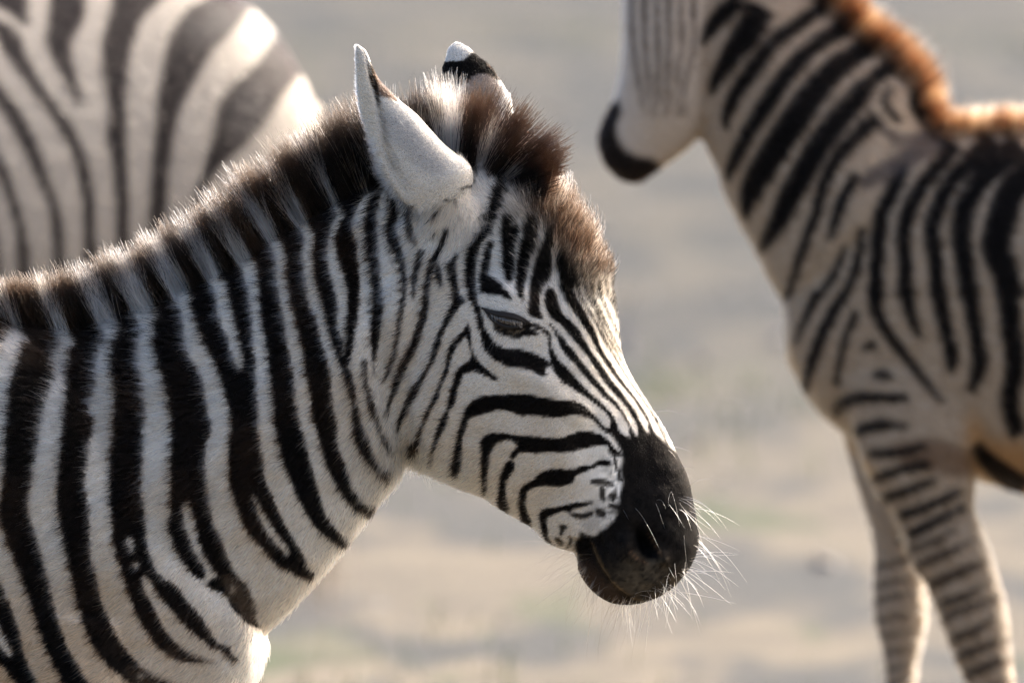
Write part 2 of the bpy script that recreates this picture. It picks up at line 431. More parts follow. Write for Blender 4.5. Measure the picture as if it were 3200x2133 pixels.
UP = (-55, -100)
main_dark = [
    X(N1, [(-300, 700), (0, 880), (40, 960), (100, 1080), (140, 1200), (170, 1330), (200, 1420), (240, 1520), (290, 1620), (200, 1640), (150, 1568), (80, 1480), (0, 1400), (-300, 1200)]),
    band(X(N2, [(190, 530), (160, 600), (130, 700), (100, 780), (85, 1000), (75, 1200)]) + X(N1, [(72, 180), (60, 330), (40, 430), (35, 500), (55, 580), (80, 650), (110, 740), (150, 830), (185, 930), (215, 1010), (250, 1120), (285, 1230), (320, 1330), (370, 1430), (410, 1510), (480, 1640)]),
         X(N2, [(370, 530), (330, 620), (340, 740), (320, 820), (280, 930), (260, 1050), (245, 1200)]) + X(N1, [(235, 180), (225, 300), (205, 430), (215, 520), (235, 600), (265, 700), (295, 800), (325, 920), (350, 1030), (385, 1150), (420, 1250), (460, 1350), (510, 1440), (550, 1510), (620, 1640)]), UP),
    band(X(N2, [(480, 530), (450, 600), (445, 700), (435, 850), (425, 1000), (410, 1200), (395, 1400)]) + X(N1, [(390, 400), (405, 520), (420, 600), (445, 720), (465, 830), (490, 930), (510, 1040), (535, 1120), (560, 1200), (600, 1300), (650, 1380), (700, 1440), (770, 1500), (850, 1568), (950, 1640)]),
         X(N2, [(640, 490), (650, 540), (600, 600), (590, 700), (600, 780), (580, 870), (560, 960), (600, 1050), (575, 1150), (560, 1250), (545, 1400)]) + X(N1, [(560, 400), (575, 480), (580, 600), (585, 720), (600, 820), (630, 920), (650, 1020), (680, 1110), (720, 1200), (770, 1300), (830, 1380), (900, 1460), (980, 1520), (1100, 1568), (1200, 1600)]), UP),
    band(X(N2, [(760, 440), (750, 500), (715, 580), (710, 700), (730, 800), (735, 950), (725, 1100), (720, 1300), (715, 1450)]) + X(N1, [(720, 450), (730, 580), (745, 720), (775, 820), (800, 900), (830, 1000), (860, 1080), (890, 1160), (940, 1230), (990, 1310), (1050, 1370), (1110, 1410), (1180, 1430), (1260, 1430), (1350, 1440), (1230, 1400), (1160, 1350), (1100, 1290), (1040, 1220), (1000, 1140), (970, 1070), (930, 1000), (905, 910), (925, 885), (950, 900), (990, 960), (1040, 1040), (1090, 1100), (1140, 1160), (1200, 1220), (1260, 1280), (1300, 1300), (1320, 1330), (1400, 1360), (1430, 1400), (1470, 1430)]),
         X(N2, [(860, 430), (870, 480), (850, 560), (850, 650), (880, 750), (885, 850), (910, 950), (905, 1100), (905, 1250), (895, 1400)]) + X(N1, [(910, 430), (925, 560), (930, 650), (950, 750), (990, 850), (1020, 890), (1080, 930), (1140, 980), (1190, 1060), (1240, 1110), (1290, 1180), (1330, 1250), (1370, 1310), (1440, 1340), (1455, 1380), (1500, 1420)]), UP),
    band(X(N2, [(1000, 350), (980, 420), (975, 520), (990, 620), (1020, 720), (1050, 820), (1075, 930), (1090, 1050), (1095, 1200), (1085, 1400)]) + X(N1, [(1085, 400), (1085, 500), (1075, 590), (1110, 700), (1150, 780), (1190, 840), (1230, 890), (1260, 910), (1290, 905), (1300, 860), (1270, 820), (1220, 730), (1190, 650), (1160, 560), (1150, 480), (1170, 440), (1200, 420), (1215, 470), (1240, 560), (1260, 660), (1290, 750), (1330, 820), (1370, 890), (1330, 910), (1320, 960), (1370, 990), (1420, 1010), (1450, 1080), (1490, 1140), (1540, 1190), (1590, 1220), (1640, 1225)]),
         X(N2, [(1090, 290), (1120, 330), (1140, 420), (1145, 520), (1175, 620), (1230, 700), (1270, 800), (1290, 900), (1310, 1000), (1330, 1080), (1300, 1180), (1290, 1300)]) + X(N1, [(1295, 300), (1310, 420), (1330, 510), (1350, 590), (1390, 670), (1420, 750), (1450, 830), (1490, 890), (1540, 940), (1570, 1000), (1600, 1080), (1600, 1180)]), UP),
    band(X(N2, [(1215, 250), (1200, 300), (1235, 400), (1280, 520), (1320, 600), (1370, 690), (1400, 780), (1430, 880), (1455, 980), (1460, 1080), (1445, 1200)]) + X(N1, [(1445, 250), (1460, 350), (1490, 450), (1530, 560), (1580, 650), (1640, 710), (1700, 780), (1760, 840), (1820, 870), (1880, 900), (1930, 925)]),
         X(N2, [(1500, 80), (1540, 200), (1570, 380), (1580, 530), (1600, 700), (1605, 850), (1620, 1000), (1625, 1150), (1650, 1280)]) + X(N1, [(1670, 310), (1710, 400), (1750, 500), (1800, 600), (1850, 690), (1890, 760), (1920, 840), (1960, 900)]), UP),
    band(X(N2, [(1610, 50), (1630, 200), (1650, 400), (1680, 550), (1705, 768), (1720, 850), (1725, 1000), (1750, 1150), (1790, 1300)]) + X(N1, [(1830, 300), (1870, 400), (1920, 500), (1980, 590), (2040, 650), (2100, 700), (2150, 715)]),
         X(N3, [(910, 800), (920, 950), (950, 1100), (980, 1250), (1010, 1400), (1040, 1568)]) + X(N2, [(1850, 900), (1870, 1020), (1910, 1150), (1940, 1270)]) + X(N1, [(1975, 300), (2010, 420), (2040, 520), (2090, 600), (2150, 660), (2180, 690)]), UP),
    band(X(N3, [(985, 750), (1000, 900), (1020, 1050), (1060, 1220), (1100, 1370), (1130, 1568)]) + X(G, [(830, 700), (840, 850), (870, 980), (910, 1120), (950, 1260)]) + X(N1, [(2010, 100), (2060, 230), (2100, 320), (2150, 400), (2210, 470), (2270, 510), (2310, 515)]),
         X(N3, [(1090, 670), (1085, 800), (1100, 950), (1130, 1100), (1180, 1200), (1210, 1330), (1250, 1450), (1270, 1568)]) + X(G, [(1015, 760), (1040, 880), (1060, 1000), (1060, 1120), (1090, 1230)]) + X(N1, [(2140, 160), (2180, 280), (2210, 370), (2260, 440), (2330, 460), (2345, 480)]), UP),
    band(X(N3, [(1165, 650), (1165, 800), (1180, 950), (1220, 1080), (1260, 1240), (1300, 1380)]) + X(G, [(1110, 440), (1150, 560), (1180, 680), (1210, 800), (1215, 950), (1220, 1050), (1260, 1180), (1310, 1270), (1370, 1360), (1430, 1420), (1480, 1480), (1510, 1510)]),
         X(N3, [(1590, 360), (1480, 440), (1420, 520), (1405, 640), (1430, 750), (1440, 880), (1450, 1000), (1440, 1150)]) + X(G, [(1220, 200), (1200, 330), (1170, 420), (1200, 520), (1230, 640), (1240, 750), (1270, 880), (1300, 1000), (1330, 1080), (1370, 1180), (1400, 1290), (1440, 1370), (1480, 1420), (1550, 1410), (1560, 1450), (1530, 1510)]), UP),
    X(G, [(1310, 350), (1300, 430), (1310, 540), (1330, 640), (1350, 760), (1370, 850), (1420, 950), (1450, 1050), (1480, 1140), (1530, 1220), (1570, 1280), (1590, 1275), (1570, 1240), (1520, 1150), (1480, 1060), (1460, 980), (1430, 890), (1400, 800), (1380, 690), (1350, 600), (1335, 480), (1330, 370)]),
    band(X(N3, [(1600, 370), (1520, 450), (1490, 560), (1490, 700), (1510, 850), (1530, 950), (1535, 1100)]) + X(G, [(1380, 120), (1385, 230), (1400, 350), (1410, 440), (1400, 540)]),
         X(N3, [(1640, 350), (1580, 430), (1555, 550), (1555, 680), (1565, 800), (1570, 950), (1595, 1100)]) + X(G, [(1470, 130), (1440, 270), (1430, 380), (1420, 460), (1405, 545)])),
    band(X(N3, [(1650, 370), (1640, 520), (1620, 680), (1680, 800), (1710, 920), (1712, 1050), (1690, 1200)]) + X(G, [(1620, 130), (1590, 270), (1560, 370), (1530, 480), (1490, 580)]),
         X(N3, [(1700, 380), (1690, 550), (1670, 650), (1710, 770), (1740, 900), (1738, 1050), (1715, 1190)]) + X(G, [(1650, 150), (1620, 300), (1590, 400), (1550, 510), (1500, 600)])),
    band(X(N3, [(1735, 400), (1745, 500), (1735, 600), (1755, 680), (1795, 745)]), X(N3, [(1800, 440), (1800, 480), (1770, 560), (1775, 660), (1805, 735)])),
    stroke(X(N3, [(1835, 770), (1815, 850), (1795, 950), (1785, 1070)]), [18, 18, 14, 4]),
    stroke(X(N3, [(1990, 640), (1960, 740), (1905, 850), (1878, 950), (1865, 1080), (1850, 1180)]) + X(G, [(1830, 100), (1770, 270), (1700, 400), (1650, 530), (1590, 690), (1505, 905)]), [14, 17, 18, 22, 26, 22, 6]),
    stroke(X(N3, [(1940, 850), (1948, 930), (1965, 1000)]), [8, 20, 6]),
    band(X(N3, [(2050, 790), (2010, 860), (2020, 950), (2035, 1030), (2030, 1100)]) + X(G, [(2000, 150), (1960, 280), (1920, 410), (1860, 500), (1790, 600), (1730, 700), (1690, 800), (1650, 880), (1620, 980), (1620, 1070)]),
         X(N3, [(2068, 795), (2052, 860), (2060, 950), (2075, 1040), (2110, 1080), (2060, 1140)]) + X(G, [(2060, 120), (2030, 230), (1990, 330), (1960, 420), (1890, 530), (1850, 620), (1800, 720), (1730, 820), (1690, 920), (1650, 1010), (1630, 1080)])),
    band(X(G, [(2288, 30), (2250, 100), (2190, 160), (2130, 230), (2100, 330), (2080, 420), (2050, 520), (2000, 650), (1950, 750), (1900, 850), (1860, 950), (1820, 1040), (1780, 1130), (1720, 1190), (1740, 1290), (1760, 1310)]),
         X(G, [(2300, 60), (2280, 130), (2220, 200), (2180, 260), (2140, 350), (2120, 430), (2080, 530), (2030, 650), (2010, 730), (1950, 830), (1910, 930), (1860, 1020), (1840, 1110), (1810, 1190), (1770, 1280)])),
    band(X(G, [(2352, 360), (2300, 375), (2230, 430), (2180, 490), (2150, 600), (2120, 700), (2090, 830), (2040, 920), (2010, 1000), (1980, 1100), (1950, 1200), (1930, 1290), (1900, 1390)]),
         X(G, [(2352, 460), (2270, 475), (2230, 560), (2190, 650), (2170, 760), (2110, 860), (2090, 950), (2060, 1030), (2010, 1120), (1980, 1210), (1950, 1290), (1920, 1400)])),
    band(X(G, [(2400, 720), (2352, 750), (2290, 820), (2240, 920), (2210, 1010), (2190, 1090), (2170, 1200), (2150, 1300), (2120, 1400), (2150, 1490)]),
         X(G, [(2440, 800), (2352, 870), (2290, 930), (2270, 1010), (2240, 1100), (2230, 1200), (2220, 1300), (2210, 1420), (2170, 1490)])),
    # eye stripe from the forehead round under the eye
    X(FA, [(1020, 640), (960, 680), (880, 720), (830, 770), (800, 850), (780, 950), (770, 1080), (785, 1200)]) + X(FB, [(200, 80), (240, 150), (265, 230), (285, 330), (300, 420), (330, 540), (370, 600), (430, 660), (500, 700), (560, 730), (620, 740), (700, 750), (770, 765), (820, 790), (860, 815), (900, 815), (930, 820), (920, 780), (925, 745), (965, 720), (930, 670), (870, 640), (790, 600), (700, 575), (630, 570), (560, 565), (490, 540), (430, 490), (390, 430), (350, 370), (330, 280), (310, 200), (280, 130), (270, 60)]) + X(FA, [(865, 1200), (850, 1060), (850, 920), (870, 840), (920, 770), (980, 700), (1060, 600)]),
    X(FB, [(190, 325), (215, 420), (230, 560), (250, 620), (300, 690), (360, 750), (420, 800), (470, 845), (470, 862), (430, 858), (360, 825), (300, 790), (230, 775), (170, 800), (130, 760), (200, 680), (215, 620), (195, 500), (165, 440), (180, 370)]),
    X(FB, [(160, 1160), (180, 1100), (250, 1045), (300, 1010), (400, 1000), (500, 995), (620, 985), (750, 990), (850, 1010), (960, 1030), (1040, 1045), (1130, 1040), (1210, 1060), (1290, 1110), (1340, 1160), (1400, 1220), (1450, 1280), (1510, 1310), (1560, 1350), (1540, 1380), (1450, 1330), (1390, 1270), (1330, 1220), (1240, 1190), (1170, 1185), (1080, 1200), (1000, 1210), (920, 1200), (840, 1195), (760, 1190), (680, 1190), (600, 1160), (520, 1140), (420, 1150), (330, 1180), (240, 1200), (180, 1250), (140, 1300)]),
    X(FB, [(315, 1420), (360, 1370), (420, 1350), (520, 1350), (620, 1370), (720, 1380), (830, 1385), (950, 1395), (1030, 1400), (1100, 1380), (1180, 1350), (1270, 1335), (1360, 1345), (1440, 1370), (1500, 1420), (1550, 1480), (1600, 1530), (1640, 1567), (1560, 1567), (1520, 1510), (1460, 1475), (1370, 1480), (1270, 1500), (1180, 1520), (1080, 1535), (960, 1530), (860, 1540), (760, 1535), (700, 1530), (650, 1550), (640, 1580), (600, 1600), (585, 1550), (640, 1490), (635, 1450), (590, 1420), (530, 1420), (460, 1450), (410, 1520), (390, 1580), (375, 1700), (360, 1830), (355, 1950), (340, 1980), (325, 1900), (315, 1700), (310, 1560)]),
    stroke(X(FC, [(1205, 10), (1255, 80), (1275, 180), (1315, 310)]), [10, 9, 9, 12]),
    X(FC, [(440, 750), (400, 710), (385, 660), (370, 580), (365, 500), (370, 400), (400, 350), (450, 320), (500, 295), (550, 240), (620, 200), (700, 185), (800, 190), (900, 180), (980, 150), (1050, 150), (1100, 110), (1160, 95), (1210, 110), (1220, 150), (1170, 165), (1110, 170), (1050, 190), (990, 215), (930, 240), (890, 260), (880, 300), (850, 330), (790, 350), (700, 355), (620, 350), (540, 360), (480, 380), (440, 420), (430, 470), (430, 560), (460, 640), (480, 700), (490, 790)]),
    X(FC, [(250, 130), (300, 110), (330, 150), (320, 200), (280, 260), (250, 310), (240, 400), (250, 480), (265, 560), (280, 640), (270, 660), (210, 610), (175, 560), (170, 480), (180, 380), (185, 280), (210, 210)]),
    X(FC, [(555, 620), (590, 570), (680, 555), (760, 540), (850, 515), (950, 500), (1050, 490), (1050, 520), (980, 545), (900, 560), (830, 600), (780, 590), (700, 620), (650, 640), (625, 690), (635, 760), (640, 830), (670, 890), (720, 940), (780, 975), (700, 960), (620, 890), (590, 820), (570, 750), (565, 680)]),
]
main_small = [
    X(FC, [(830, 600), (860, 640), (930, 660), (1000, 650), (1060, 620), (1050, 590), (950, 610), (880, 600)]),
    X(FC, [(740, 720), (790, 720), (820, 740), (790, 780), (760, 830), (740, 800), (750, 760)]),
    X(FC, [(710, 840), (750, 850), (780, 890), (770, 930), (730, 910), (705, 870)]),
    X(FC, [(830, 810), (850, 830), (860, 890), (830, 950), (800, 970), (830, 880)]),
    X(FC, [(1020, 300), (1100, 280), (1180, 290), (1260, 330), (1240, 355), (1150, 350), (1060, 340)]),
    X(FC, [(1120, 360), (1165, 370), (1170, 480), (1140, 500), (1115, 430)]),
    X(FC, [(1200, 420), (1280, 400), (1285, 440), (1250, 500), (1220, 480)]),
    X(FC, [(1080, 560), (1180, 580), (1170, 640), (1090, 630)]),
    X(FC, [(1200, 520), (1300, 520), (1300, 580), (1220, 560)]),
]
main_nose = [
    X(FB, [(920, 410), (940, 480), (945, 560), (950, 640), (970, 720), (1000, 790), (1030, 840), (1080, 890), (1140, 920), (1190, 960), (1260, 1000), (1330, 1050), (1390, 1100), (1440, 1140), (1480, 1180), (1510, 1220), (1520, 1260), (1510, 1320), (1600, 1420), (1720, 1430), (1690, 1400), (1640, 1370), (1600, 1320), (1570, 1250), (1550, 1200), (1510, 1150), (1460, 1100), (1410, 1050), (1350, 1000), (1300, 950), (1240, 890), (1180, 820), (1130, 760), (1080, 710), (1030, 660), (985, 580), (965, 500), (960, 430), (930, 390)]),
    X(FB, [(920, 325), (970, 370), (1000, 420), (1030, 500), (1060, 570), (1110, 640), (1170, 700), (1220, 760), (1270, 820), (1330, 890), (1390, 950), (1440, 1010), (1500, 1060), (1560, 1110), (1610, 1170), (1650, 1230), (1690, 1300), (1705, 1400), (1800, 1440), (1750, 1370), (1700, 1270), (1660, 1190), (1620, 1130), (1570, 1060), (1510, 1000), (1450, 930), (1390, 860), (1330, 790), (1280, 720), (1230, 660), (1190, 600), (1130, 540), (1090, 480), (1040, 430), (1000, 370), (940, 325)]),
    X(FB, [(915, 40), (905, 120), (910, 180), (940, 240), (980, 290), (1050, 340), (1100, 400), (1160, 470), (1210, 530), (1260, 590), (1310, 650), (1350, 720), (1400, 790), (1450, 870), (1510, 940), (1570, 1010), (1620, 1060), (1670, 1120), (1710, 1190), (1750, 1250), (1770, 1310), (1800, 1440), (1880, 1410), (1830, 1300), (1790, 1230), (1750, 1150), (1700, 1080), (1650, 1010), (1600, 940), (1540, 870), (1480, 790), (1420, 700), (1370, 640), (1320, 560), (1270, 470), (1230, 400), (1170, 330), (1110, 280), (1060, 220), (1030, 130), (1010, 60), (970, 10)]),
    X(FA, [(1600, 1000), (1630, 1060), (1640, 1150)]) + X(FB, [(1040, 0), (1070, 60), (1110, 140), (1170, 220), (1230, 310), (1280, 390), (1340, 480), (1380, 570), (1430, 650), (1490, 740), (1550, 820), (1610, 900), (1680, 980), (1740, 1050), (1790, 1130), (1840, 1200), (1870, 1270), (1880, 1330), (1940, 1420), (2000, 1420), (1960, 1390), (1910, 1300), (1880, 1220), (1840, 1150), (1790, 1070), (1720, 980), (1650, 890), (1590, 810), (1530, 720), (1470, 630), (1420, 540), (1390, 440), (1340, 350), (1290, 250), (1240, 160), (1190, 70), (1160, 0)]) + X(FA, [(1740, 1100), (1700, 1000), (1680, 900), (1620, 880)]),
    stroke(X(FB, [(1220, 60), (1300, 190), (1370, 300), (1430, 420), (1490, 540), (1560, 650), (1640, 780), (1720, 900), (1800, 1010), (1880, 1130), (1950, 1250), (2010, 1370), (2060, 1470)]), [9, 8, 6, 6, 6]),
    stroke(X(FB, [(1290, 60), (1370, 190), (1430, 330), (1500, 480), (1580, 620), (1660, 750), (1740, 880), (1830, 1010), (1910, 1140), (1980, 1270), (2050, 1400)]), [8, 7, 6, 5, 5]),
    stroke(X(FB, [(1360, 100), (1440, 260), (1520, 430), (1600, 590), (1680, 720), (1760, 840), (1850, 980), (1930, 1110), (2010, 1250), (2070, 1370)]), [8, 7, 6, 5, 5]),
    stroke(X(FB, [(1420, 60), (1500, 240), (1560, 400), (1640, 580), (1720, 730), (1800, 860), (1890, 1010), (1970, 1150), (2040, 1280), (2100, 1400)]), [8, 7, 6, 5, 5]),
    stroke(X(FB, [(1475, 20), (1540, 170), (1585, 340), (1640, 520), (1720, 680)]), [7, 7, 5, 4]),
    stroke(X(FA, [(1720, 980), (1780, 1120), (1830, 1270)]), [12, 12, 9]), stroke(X(FA, [(1800, 960), (1850, 1110), (1900, 1270)]), [10, 10, 8]),
    stroke(X(FA, [(1890, 980), (1930, 1120), (1970, 1310)]), [9, 9, 8]), stroke(X(FA, [(1960, 960), (1995, 1100), (2030, 1280)]), [9, 9, 8]), stroke(X(FA, [(2020, 950), (2060, 1080), (2085, 1240)]), [9, 9, 7]),
    stroke(X(FA, [(2080, 960), (2120, 1100), (2140, 1290), (2165, 1450)]), [6, 8, 7, 5]),
    # forehead
    X(FA, [(1200, 40), (1170, 60), (1060, 100), (1080, 220), (1040, 320), (1010, 430), (960, 500), (870, 555), (880, 570), (980, 520), (1010, 560), (970, 650), (1010, 640), (1040, 560), (1080, 420), (1110, 330), (1150, 230), (1180, 130), (1260, 40)]),
    X(FA, [(1000, 760), (980, 860), (950, 960), (930, 1060), (915, 1180), (920, 1240), (1000, 1260), (1080, 1270), (1160, 1310), (1195, 1310), (1180, 1260), (1130, 1200), (1080, 1140), (1030, 1110), (970, 1080), (980, 1000), (980, 920), (1000, 860), (1030, 780)]),
    X(FA, [(1110, 600), (1100, 700), (1115, 820), (1120, 950), (1130, 1060), (1150, 1130), (1180, 1160), (1200, 1120), (1220, 1030), (1210, 930), (1220, 830), (1240, 740), (1270, 660), (1240, 600), (1200, 640), (1150, 580)]),
    X(FA, [(1310, 600), (1300, 720), (1310, 780), (1290, 870), (1270, 960), (1250, 1050), (1240, 1150), (1250, 1240), (1290, 1310), (1310, 1310), (1310, 1230), (1330, 1130), (1340, 1010), (1370, 930), (1420, 840), (1440, 740), (1430, 660), (1370, 640)]),
    X(FA, [(1500, 900), (1440, 960), (1410, 1040), (1400, 1130), (1390, 1230), (1370, 1330), (1370, 1420), (1400, 1460), (1480, 1490), (1470, 1420), (1450, 1340), (1460, 1260), (1480, 1190), (1540, 1160), (1560, 1080), (1570, 1000), (1560, 850), (1580, 720), (1530, 600), (1510, 700), (1530, 800)]),
    stroke(X(FA, [(1165, 540), (1160, 750), (1170, 950), (1175, 1120)]), [26, 36, 34, 12]), stroke(X(FA, [(1390, 540), (1365, 720), (1320, 900), (1285, 1100), (1280, 1280)]), [30, 42, 38, 30, 14]),
    stroke(X(FA, [(1545, 620), (1540, 760), (1490, 950), (1450, 1120), (1410, 1300), (1420, 1440)]), [18, 30, 42, 44, 32, 28]), stroke(X(FA, [(1640, 880), (1700, 1080), (1720, 1200)]), [24, 36, 40]),
    stroke(X(FA, [(1010, 760), (960, 950), (930, 1150)]), [14, 20, 24]), stroke(X(FA, [(1000, 660), (880, 760), (830, 900), (810, 1050)]), [22, 28, 28, 28]),
    stroke(X(FA, [(1190, 80), (1130, 250), (1080, 400), (1020, 560), (960, 660)]), [26, 30, 28, 24, 20]),
    X(FA, [(710, 235), (780, 205), (850, 195), (860, 225), (790, 225), (730, 245)]),
    X(FA, [(550, 320), (620, 335), (680, 390), (670, 420), (630, 370), (570, 335)]),
    X(FA, [(840, 100), (880, 50), (930, -20), (960, -20), (890, 110), (850, 180)]),
    X(FA, [(400, 765), (480, 705), (510, 700), (420, 765)]), X(FA, [(455, 560), (480, 480), (510, 400), (500, 520), (475, 580)]),
]
main_muzzle = [X(FB, [(1500, 1310), (1600, 1360), (1720, 1390), (1880, 1350), (1960, 1380), (2060, 1460), (2160, 1540)]) + [(2260, 1500), (2300, 1950), (1780, 1950)] + X(FC, [(900, 1060), (890, 960), (890, 880), (930, 830), (920, 780), (960, 790), (1060, 820), (1130, 770), (1200, 720), (1250, 660), (1290, 560), (1300, 430), (1330, 320), (1310, 200), (1330, 100), (1300, 0)])]
main_white = [
    band(X(N3, [(540, 1030), (560, 1180), (620, 1310), (650, 1420), (690, 1500), (720, 1530)]), X(N3, [(620, 960), (650, 1080), (680, 1200), (720, 1350), (735, 1450), (730, 1520)]), UP),
    X(N1, [(1580, 390), (1600, 440), (1620, 520), (1660, 600), (1700, 660), (1750, 720), (1790, 765), (1820, 760), (1800, 700), (1750, 640), (1700, 560), (1650, 480), (1610, 410)]),
    band(X(N3, [(1300, 530), (1270, 620), (1240, 760), (1250, 880), (1290, 1000), (1310, 1120), (1310, 1250), (1340, 1330), (1355, 1420)]), X(N3, [(1360, 520), (1330, 600), (1300, 700), (1320, 830), (1370, 960), (1380, 1080), (1375, 1250), (1365, 1400)]), (-70, -90)),
    X(N1, [(0, 1140), (40, 1200), (80, 1280), (115, 1350), (100, 1390), (40, 1340), (0, 1290), (-200, 1150), (-200, 1000)]),
    X(N1, [(1450, 950), (1475, 960), (1480, 1000), (1455, 1000)]), X(N1, [(810, 660), (850, 650), (870, 720), (850, 750), (820, 720)]), X(N1, [(850, 800), (890, 800), (890, 840), (860, 840)]),
    X(N1, [(880, 1500), (910, 1500), (910, 1530), (880, 1530)]),
]
eye_dark = [
    X(EY, [(155, 235), (300, 270), (480, 300), (650, 340), (830, 400), (960, 460), (1080, 520), (1220, 560), (1330, 640), (1390, 720), (1380, 780), (1320, 720), (1200, 650), (1060, 610), (1100, 650), (1230, 710), (1100, 750), (950, 760), (850, 800), (760, 800), (620, 770), (480, 720), (390, 650), (370, 540), (290, 450), (230, 350)]),
    X(EY, [(1010, 330), (1040, 80), (1100, 0), (1190, 60), (1200, 250), (1250, 400), (1250, 460), (1150, 430), (1040, 400)]),
]
eye_specks = [X(EY, [(a, b), (a + 40, b - 14), (a + 48, b + 18), (a + 10, b + 26)]) for a, b in ((400, 560), (455, 640), (505, 625), (590, 690), (630, 680), (705, 700), (730, 715), (770, 665), (815, 665), (880, 635))]

cv = Canvas(-420, 250, 2320, 2420, 2.0, WHITE)
gy, gx = np.mgrid[0:cv.h, 0:cv.w]
PP = np.stack([cv.x0 + gx.ravel() * cv.step, cv.y0 + gy.ravel() * cv.step], 1)
n1 = vnoise(PP, 1 / 150, 3).reshape(cv.h, cv.w)
n2 = vnoise(PP, 1 / 45, 5).reshape(cv.h, cv.w)
tan_amt = np.clip(0.22 + 0.35 * n1 + 0.15 * n2, 0, 1)
low = np.clip((PP[:, 1] - 1700) / 450, 0, 1) * np.clip((700 - PP[:, 0]) / 500, 0, 1)
tan_amt = np.clip(tan_amt + 1.1 * low.reshape(cv.h, cv.w), 0, 1)[..., None]
cv.rgb = cv.rgb * (1 - tan_amt) + np.array((0.70, 0.545, 0.385)) * tan_amt
cv.paint([X(FA, [(1560, 700), (1800, 720), (2000, 800), (2120, 960), (2170, 1150), (2185, 1330), (2060, 1300), (1900, 1160), (1700, 1000)])], (0.20, 0.165, 0.13), 16, 0.85)
cv.paint([X(FA, [(1290, 240), (1400, 210), (1550, 270), (1660, 370), (1800, 480), (1900, 580), (2010, 740), (2000, 900), (1880, 960), (1780, 870), (1660, 830), (1570, 680), (1500, 560), (1400, 480), (1320, 400)])], (0.075, 0.034, 0.016), 14, 0.85)
cv.paint([X(FA, [(1100, 420), (1250, 260), (1420, 330), (1560, 480), (1580, 640), (1480, 640), (1300, 560), (1130, 620)])], (0.06, 0.05, 0.04), 12, 0.6)
cv.paint([X(FA, [(1640, 830), (1900, 960), (1990, 1100), (1960, 1300), (1800, 1150), (1680, 950)])], (0.05, 0.035, 0.025), 14, 0.75)
lo2 = np.clip(low, 0, 1).reshape(cv.h, cv.w, 1) * .7
cv.rgb = cv.rgb * (1 - lo2) + np.array((0.62, 0.43, 0.27)) * lo2
cv.paint(main_dark + [X(N2, [(-300, 400), (90, 440), (70, 500), (20, 560), (-20, 640), (-300, 640)])], BLACK, 1)
cv.paint([X(FC, [(1050, 480), (1310, 430), (1300, 650), (1180, 780), (1000, 800), (950, 700)])], (0.32, 0.29, 0.25), 14, .55)
cv.paint(main_small, (0.012, 0.008, 0.005), 2, .96)
cv.paint(main_white, (0.80, 0.71, 0.59), 1)
cv.paint(main_nose, FACEBLACK, 1)
cv.paint([X(N1, [(1400, 880), (1520, 930), (1590, 1060), (1610, 1180), (1540, 1160), (1470, 1060), (1420, 990)]), X(N1, [(1050, 1330), (1200, 1360), (1360, 1430), (1250, 1440), (1120, 1420)]), X(N1, [(800, 1440), (950, 1480), (1080, 1560), (880, 1568)])], (0.16, 0.115, 0.08), 5, 0.55)
cv.paint(main_muzzle, (0.0060, 0.0046, 0.0036), 8)
cv.paint([X(NO, [(1000, 820), (1450, 900), (1600, 1150), (1500, 1450), (1150, 1480), (800, 1300), (620, 1050), (900, 1000)])], (0.050, 0.036, 0.021), 34, 1.0)
cv.paint([X(NO, [(240, 900), (420, 950), (560, 1150), (800, 1360), (1100, 1500), (800, 1520), (450, 1380), (290, 1180)])], (0.052, 0.030, 0.017), 20, 1.0)
cv.paint([stroke(X(FC, [(1045, 880), (1078, 960), (1118, 1060), (1178, 1165), (1248, 1262), (1335, 1340), (1430, 1408), (1530, 1442)]), [3, 6, 7, 7, 7, 7, 6, 3])], (0.12, 0.075, 0.035), 2, .8)  # highlight along the lip edge, painted into the skin colour
cv.paint([stroke(X(NO, [(1215, 500), (1290, 620), (1370, 740), (1420, 820)]), [4, 7, 7, 3]), stroke(X(NO, [(950, 700), (1010, 820), (1120, 890), (1230, 930)]), [3, 6, 7, 4])], (0.085, 0.045, 0.022), 3, .8)  # light glowing through the nostril rims, painted as brown strokes
cv.paint([X(NO, [(1080, 470), (1200, 480), (1260, 600), (1350, 730), (1400, 870), (1270, 880), (1130, 810), (1050, 660)])], (0.003, 0.0025, 0.0022), 4)
cv.paint(eye_dark, (0.010, 0.0075, 0.006), 1)
cv.paint(eye_specks, (0.4, 0.3, 0.2), 1, 0.4)
# pores and dusty flecks on the bare muzzle skin
nm = vnoise(PP, 1 / 5, 201).reshape(cv.h, cv.w) * .6 + vnoise(PP, 1 / 11, 202).reshape(cv.h, cv.w) * .5 + vnoise(PP, 1 / 30, 203).reshape(cv.h, cv.w) * .4
on = (np.clip((PP[:, 0] - 1850) / 60, 0, 1) * np.clip((PP[:, 1] - 1380) / 100, 0, 1)).reshape(cv.h, cv.w)
cv.rgb *= (1 + on * np.clip(nm, -.75, .8))[..., None]
# brown bleeding into the neck's dark stripes
brown = np.clip(0.25 + 0.6 * n1, 0, 1)[..., None] * (cv.rgb.mean(2, keepdims=True) < 0.08) * (PP[:, 0] < 1350).reshape(cv.h, cv.w, 1)
cv.rgb = cv.rgb * (1 - brown) + np.array((0.030, 0.018, 0.011)) * brown

